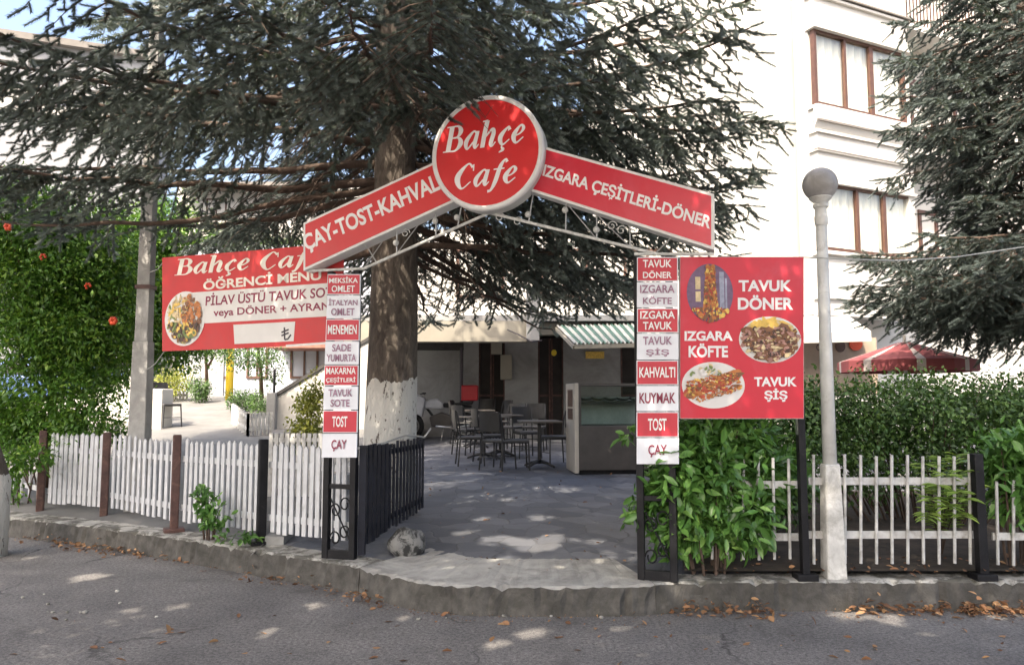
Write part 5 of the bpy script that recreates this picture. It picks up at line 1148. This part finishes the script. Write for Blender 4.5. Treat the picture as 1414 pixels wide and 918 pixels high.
bush('flower_bed_shrub', 'loose light green and russet shrub left of the round bush', 'shrub', DR(240, 551), [tuple(P(232, 530, 19.5)) + (.45, .3, .3), tuple(P(250, 522, 19.8)) + (.3, .3, .35)], rb_, 'yellowleaf', 110, 22, .08, .07, .5, None, stems=6)
bush('planter_bush', 'dark low planter bush inside the small white corner fence', 'bush', DR(345, 566), [tuple(P(335, 552, 17.6)) + (.32, .3, .22), tuple(P(360, 556, 17.0)) + (.3, .3, .22)], rb_, 'hedge', 120, 24, .06, .06, .5, None, stems=8)
broad_tree('small_tree', 'small dark tree under the lower edge of the red banner', 'tree', DR(362, 560), [tuple(P(345, 488, 17.2)) + (.75, .6, .35), tuple(P(372, 505, 17.2)) + (.35, .35, .35), tuple(P(320, 480, 17.4)) + (.5, .5, .35), tuple(P(330, 330, 17.4)) + (.9, .6, .4), tuple(P(392, 338, 17.4)) + (.6, .5, .3), tuple(P(350, 410, 17.4)) + (.8, .6, .7)], rb_, 'hedge', 420, 28, .10, .075, .45, .05, None, limbs=10)
broad_tree('small_tree', 'thin bent small tree between round bush and yellow column', 'tree', DR(283, 551), [tuple(P(296, 478, 19.3)) + (.5, .5, .3), tuple(P(275, 470, 19.3)) + (.4, .4, .3)], rb_, 'hedge', 90, 26, .09, .075, .45, .05, None, limbs=8)
cf = thing('corner_fence', 'small white corner fence round the dark planter bush', 'fence', DR(342, 600))
def mini_fence(par, a, b, h, n, nm='fence_panel', mt='white_bar'):
    m = MB()
    for i in range(n + 1): p = a.lerp(b, i / n); m.box((p.x, p.y, p.z + h / 2), (.045, .045, h))
    for z in (.12, h - .08): m.bar(a + Vector((0, 0, z)), b + Vector((0, 0, z)), .03, .05)
    m.build(nm, mt, par)
p1, p2, p3 = DR(321, 585), DR(342, 602), DR(374, 600)
mini_fence(cf, p1, p2, .42, 7); mini_fence(cf, p2, p3, .42, 6)
cf = thing('garden_fence', 'small white barred fence in front of the golden shrub', 'fence', P(405, 625, 9.3))
a = P(374, 640, 9.3); b_ = P(442, 640, 9.3); mini_fence(cf, Vector((a.x, 9.3, .42)), Vector((b_.x, 9.3, .42)), P(400, 598, 9.3).z - .42, 9)
cf = thing('bed_fence', 'low white fence in front of the russet shrub by the far annex', 'fence', DR(240, 551)); mini_fence(cf, DR(214, 552), DR(258, 552), .22, 9)
m = MB(); p = DR(212, 592); m.box((p.x, p.y + .2, p.z + .36), (.34, .5, .85)); tag(m.build('gate_pillar', 'stucco', bevel=.02), 'low sunlit white gate pillar on the driveway right of the utility pole', 'pillar')
gwl = thing('boundary_wall', 'broken white boundary wall seen through leaves left of the utility pole', 'wall', (X(120, 15.5), 15.5, 1.0))
m = MB(); m.prism([(X(40, 15.5), 15.5, .6), (X(204, 15.5), 15.5, .6), (X(204, 15.5), 15.5, P(200, 505, 15.5).z), (X(160, 15.5), 15.5, P(160, 530, 15.5).z), (X(40, 15.5), 15.5, P(40, 560, 15.5).z)], (0, .2, 0)); m.build('wall', 'stucco', gwl)
# a chair left on the driveway
cp = copy_tree(ch); put(cp, DR(229, 590), R(60), 'dark chair left alone on the sunlit driveway', None); del cp['group']

# blue car behind the pomegranate
ca = Vector((X(66, 19.5), 19.5, drive_z(0, 17))); car = thing('parked_car', 'blue parked car glimpsed through the pomegranate leaves', 'car', ca)
prof = [(-2.05, .35), (-2.1, .62), (-1.95, .84), (-1.15, .93), (-.62, 1.38), (-.2, 1.45), (.75, 1.43), (1.35, 1.12), (1.95, 1.02), (2.1, .80), (2.08, .36)]
def sect(y, k): return [ca + Vector((x, y, z if z < .95 else .95 + (z - .95) * k)) for x, z in prof]
m = MB(); rows = [[ca + Vector((x, sg * (.82 if z < .95 else .82 - (z - .95) * .38), z)) for x, z in prof] for sg in (-1, 1)]
n = len(prof); m.add(rows[0] + rows[1], [tuple(range(n))[::-1], tuple(range(n, 2 * n))] + [(i, (i + 1) % n, n + (i + 1) % n, n + i) for i in range(n)]); m.build('body', 'car_blue', car, bevel=.05)
for q in ([(-1.02, .97), (-.58, 1.33), (-.1, 1.37), (-.1, .97)], [(-.02, .97), (-.02, 1.37), (.7, 1.36), (1.15, 1.10), (1.1, .97)]):
    m = MB(); m.prism([ca + Vector((x, -.825 + max(0, z - .95) * .38, z)) for x, z in q], (0, -.008, 0)); m.build('side_window', 'rubber', car)
for x in (-1.3, 1.3):
    m = MB(); m.torus(ca + Vector((x, -.76, .31)), .23, .09, 'y', 24, 8); wv = m.build('wheel', 'rubber', car, smooth=True); m = MB(); m.lathe([(.02, 0), (.17, 0), (.17, .02), (.02, .03)], (0, 0, 0), 18)
    m.v = [ca + Vector((x + v.x, -.80 - v.z, .31 + v.y)) for v in m.v]; m.build('rim', 'steel', wv)
    m = MB(); m.torus(ca + Vector((x, .76, .31)), .23, .09, 'y', 24, 8); m.build('wheel', 'rubber', car, smooth=True)
for y in (-.55, .55): m = MB(); m.ball(ca + Vector((-2.03, y, .70)), .11, 12, 8, .7); m.build('headlight', 'white_panel', car, smooth=True)

# ------------------------------------------------------------------ far buildings
ub = thing('far_house', 'grey rendered house with a strip of signs at the upper left', 'building', (-20, 29, 0))
UBp = PL((P(-80, 300, 26).x, 26, 0), (.93, .37, 0)); uw = UBp.hit(215, 200)[0]
m = MB(); fbox(m, 0, uw, 0, UBp.hit(60, 62)[1], -8, 0, UBp); m.build('wall', 'stucco_grey', ub)
m = MB(); fbox(m, -.2, uw + .2, UBp.hit(60, 62)[1], UBp.hit(60, 62)[1] + .25, -8, .3, UBp); m.build('eave', 'trim_grey', ub)
for px in (-40, 3, 60, 120): u, v = UBp.hit(px, 105); window(ub, UBp, u - .5, u + .5, v - .6, v + .6, .04, [(u, .07)], cm='stucco_grey', fm='dark_trim')
m = MB(); fbox(m, 0, uw, UBp.hit(60, 160)[1], UBp.hit(60, 124)[1], .0, .06, UBp); m.build('sign_strip', 'stucco', ub)
for (a, b_), mt in (((32, 55), 'post_brown'), ((60, 80), 'post_brown'), ((85, 106), 'f_blue')):
    m = MB(); u0, v0 = UBp.hit(a, 147); u1, _ = UBp.hit(b_, 147); v1 = UBp.hit(a, 130)[1]; fbox(m, u0, u1, v0, v1, .06, .09, UBp); s_ = m.build('fascia_sign', mt, ub); m = MB(); fbox(m, u0 + .06, u1 - .06, v0 + .07, v1 - .07, .09, .10, UBp); m.build('sign_face', 'car_blue' if mt == 'f_blue' else 'white_panel', s_)
fa = thing('far_apartments', 'distant white apartment house seen under the spruce branches', 'building', (-12, 40, 1))
m = MB(); xa, xb = X(235, 40), X(560, 40); m.box(((xa + xb) / 2, 44, 7), (xb - xa, 8, 12.5)); m.build('wall', 'stucco', fa)
FAp = PL((xa, 40, 1), (1, 0, 0))
for kf in range(4):
    m = MB(); fbox(m, .5, xb - xa - 4.0, 3.0 + kf * 2.9, 3.2 + kf * 2.9, 0, 1.2, FAp); m.build('balcony', 'trim_grey', fa)
    for ux in (1.6, 4.4, 7.6, 10.2): window(fa, FAp, ux, ux + 1.1, 1.2 + kf * 2.9, 2.6 + kf * 2.9, .04, [(ux + .55, .06)], curtain=False)
# second far block behind the café roof
fa2 = thing('far_apartments', 'distant white block with brown windows rising behind the café roof', 'building', (3, 44, 1))
xa, xb = X(835, 44), X(905, 44); m = MB(); m.box(((xa + xb) / 2, 47, 11), (xb - xa, 6, 24)); m.build('wall', 'stucco_grey', fa2)
FCp = PL((xa, 44, 1), (1, 0, 0))
for kf in range(7): window(fa2, FCp, .8, 2.2, 1.5 + kf * 3, 2.9 + kf * 3, .04, [(1.5, .07)], curtain=False)

# ------------------------------------------------------------------ parasol behind the hedge
pc = P(1250, 500, 11.2); apex = P(1250, 474, 11.2); par = thing('parasol', 'faded red and white striped parasol behind the hedge', 'parasol', (pc.x, 11.2, court_z(0, 11.2)))
m = MB(); n = 8; rP = (X(1338, 11.2) - X(1162, 11.2)) / 2; zE = P(1250, 499, 11.2).z
for i in range(n):
    sub = 6
    for j in range(sub):
        m.cur = 0 if j != 2 else 1
        a0, a1 = 2 * math.pi * (i + j / sub) / n + .2, 2 * math.pi * (i + (j + 1) / sub) / n + .2
        sagf = lambda jj: 1 - .05 * math.sin(math.pi * jj / sub)
        e0 = Vector((pc.x + rP * math.cos(a0) * sagf(j), 11.2 + rP * math.sin(a0) * sagf(j), zE)); e1 = Vector((pc.x + rP * math.cos(a1) * sagf(j + 1), 11.2 + rP * math.sin(a1) * sagf(j + 1), zE)); t = Vector((pc.x, 11.2, apex.z + .04))
        m.face([e0, e1, t.lerp(e1, .08), t.lerp(e0, .08)]); m.face([e0 - Vector((0, 0, .16)), e1 - Vector((0, 0, .16)), e1, e0])
m.build('canopy', ['parasol_red', 'parasol_white'], par)
m = MB(); m.tube([(pc.x, 11.2, court_z(0, 11.2)), (pc.x, 11.2, apex.z + .12)], .025, 10); m.build('pole', 'awn_white', par)
for i in range(n):
    a0 = 2 * math.pi * i / n + .2; m = MB(); m.tube([(pc.x, 11.2, apex.z - .02), (pc.x + rP * .97 * math.cos(a0), 11.2 + rP * .97 * math.sin(a0), zE - .02)], .008, 5); m.build('rib', 'steel', par)
m = MB(); m.lathe([(.28, 0), (.28, .06), (.05, .10), (.04, .3)], (pc.x, 11.2, court_z(0, 11.2)), 16); m.build('base', 'concrete_pole', par)

# ------------------------------------------------------------------ street trees over the road
STG = None
def street_tree(label, base, blobs, n_clump, tr, pts=None, per=34, bm='wood'): return broad_tree('street_tree', label, 'tree', base, blobs, rb_, 'broad', n_clump, per, .20, .13, .55, tr, STG, limbs=16, shell=.25, trunk_pts=pts, barkm=bm)
tb0 = G(-6, 712, .0); tb0 = Vector((P(-9, 650, 7.9).x, 7.9, 0.0))
street_tree('brown leaning street tree trunk at the left edge beside the kerb wall', tb0, [(-8.6, 5.2, 6.6, 2.2, 2.2, 1.4), (-6.6, 3.4, 6.8, 2.4, 2.2, 1.4), (-7.6, 7.0, 7.2, 2.0, 1.8, 1.4), (-9.5, 3.0, 6.8, 2.0, 2.0, 1.3)], 1500, .15,
            [tb0 + Vector((0, 0, -.1)), tb0 + Vector((.02, 0, .75)), tb0 + Vector((-.10, -.1, 1.3)), tb0 + Vector((-.6, -.5, 2.8)), tb0 + Vector((-1.2, -1.2, 5.0)), Vector((-7.4, 5.4, 6.6))], bm='bark_low')
street_tree('unseen broad street tree shading the gate from the near side of the road', (-3.6, -2.6, 0), [(-3.6, -1.6, 6.6, 2.6, 2.4, 1.5), (-5.6, .2, 6.4, 2.2, 2.0, 1.3), (-1.6, -.4, 6.6, 2.2, 2.2, 1.4), (-3.4, 1.0, 6.9, 2.0, 1.6, 1.2), (-1.9, 3.2, 6.9, 1.7, 1.6, 1.1), (-3.8, 3.2, 6.8, 1.8, 1.6, 1.1), (-5.6, 2.6, 6.7, 1.7, 1.6, 1.1)], 2900, .22)  # behind the camera; crown spread forward to shade road, gate and fence
street_tree('second unseen broad street tree shading the gate from the near side of the road', (2.6, -3.2, 0), [(2.2, -2.2, 6.6, 2.5, 2.3, 1.5), (.6, -.2, 6.4, 2.2, 2.0, 1.3), (4.2, -1.0, 6.5, 2.3, 2.0, 1.4), (2.2, .6, 7.0, 2.0, 1.5, 1.2), (.2, 3.0, 6.9, 1.9, 1.7, 1.1), (2.4, 3.2, 6.8, 1.9, 1.7, 1.1), (4.4, 3.6, 6.7, 1.8, 1.7, 1.1)], 2900, .22)  # also out of view, its crown extended to shade gate, board and hedge

# ------------------------------------------------------------------ litter by the kerb
rl_ = np.random.default_rng(15); Ps = []
def pile(px0, px1, py0, py1, n, h=.05):
    for _ in range(n):
        px = rl_.uniform(px0, px1); py = py0 + (py1 - py0) * (px - px0) / (px1 - px0) + rl_.normal(0, 4.5); p = G(px, py, 0); p.z = abs(rl_.normal(0, h)) * .8 + .006; Ps.append(p)
pile(75, 195, 752, 764, 230, .045); pile(196, 260, 764, 776, 40); pile(330, 420, 800, 806, 40); pile(430, 530, 812, 838, 60); pile(930, 1065, 842, 846, 170); pile(1170, 1310, 842, 842, 260, .05); pile(1325, 1430, 846, 846, 260, .05); pile(600, 930, 845, 846, 22); pile(0, 80, 738, 748, 40)
for _ in range(70): Ps.append(G(rl_.uniform(0, 1414), rl_.uniform(850, 915), 0) + Vector((0, 0, .006)))
pxk = [k_[0] for k_ in KP]; pyk = [k_[1] for k_ in KP]
sz0 = len(Ps)
for _ in range(900):
    q = rl_.uniform(0, 1414); p = G(q, np.interp(q, pxk, pyk) + 36 - 18 * max(0, (500 - q) / 500) + abs(rl_.normal(0, 9)), 0); p.z = .006 + abs(rl_.normal(0, .006)); Ps.append(p)
sz1 = len(Ps)
for _ in range(60): Ps.append(C(rl_.uniform(590, 875), rl_.uniform(640, 790)) + Vector((0, 0, .012)))
for _ in range(70): Ps.append(G(rl_.uniform(950, 1414), rl_.uniform(770, 792), .285) + Vector((0, 0, .01)))
n = len(Ps); D = rl_.normal(0, 1, (n, 3)) * np.array([1, 1, .3]); Nn = np.array([0, 0, 1.]) + rl_.normal(0, .5, (n, 3))
lsz = rl_.uniform(.03, .075, n); lsz[sz0:sz1] = rl_.uniform(.008, .026, sz1 - sz0)
V, F, r = leaves(np.array(Ps), D, Nn, lsz, rl_.uniform(.4, .7, n), rl_.random(n), LEAF)
V[:, 2] = np.maximum(V[:, 2], .004)
tag(tri_mesh('fallen_leaves', V, F, r, 'litter'), 'dry brown leaves swept along the foot of the kerb wall', None, None, 'stuff')
m = MB()
for _ in range(60):
    p = G(rl_.uniform(0, 1414), rl_.uniform(815, 860), 0) if rl_.random() < .5 else G(rl_.choice([110, 720, 830, 1330, 1300]) + rl_.normal(0, 25), 846 if rl_.random() < .8 else 770, 0)
    if p.y < 5.75 or p.x < -3: m.ball(p + Vector((0, 0, .008)), rl_.uniform(.008, .022), 7, 5, .6)
tag(m.build('pebbles', 'kerbtop', origin=(0, 0, 0)), 'pale pebbles scattered near the kerb', None, None, 'stuff')
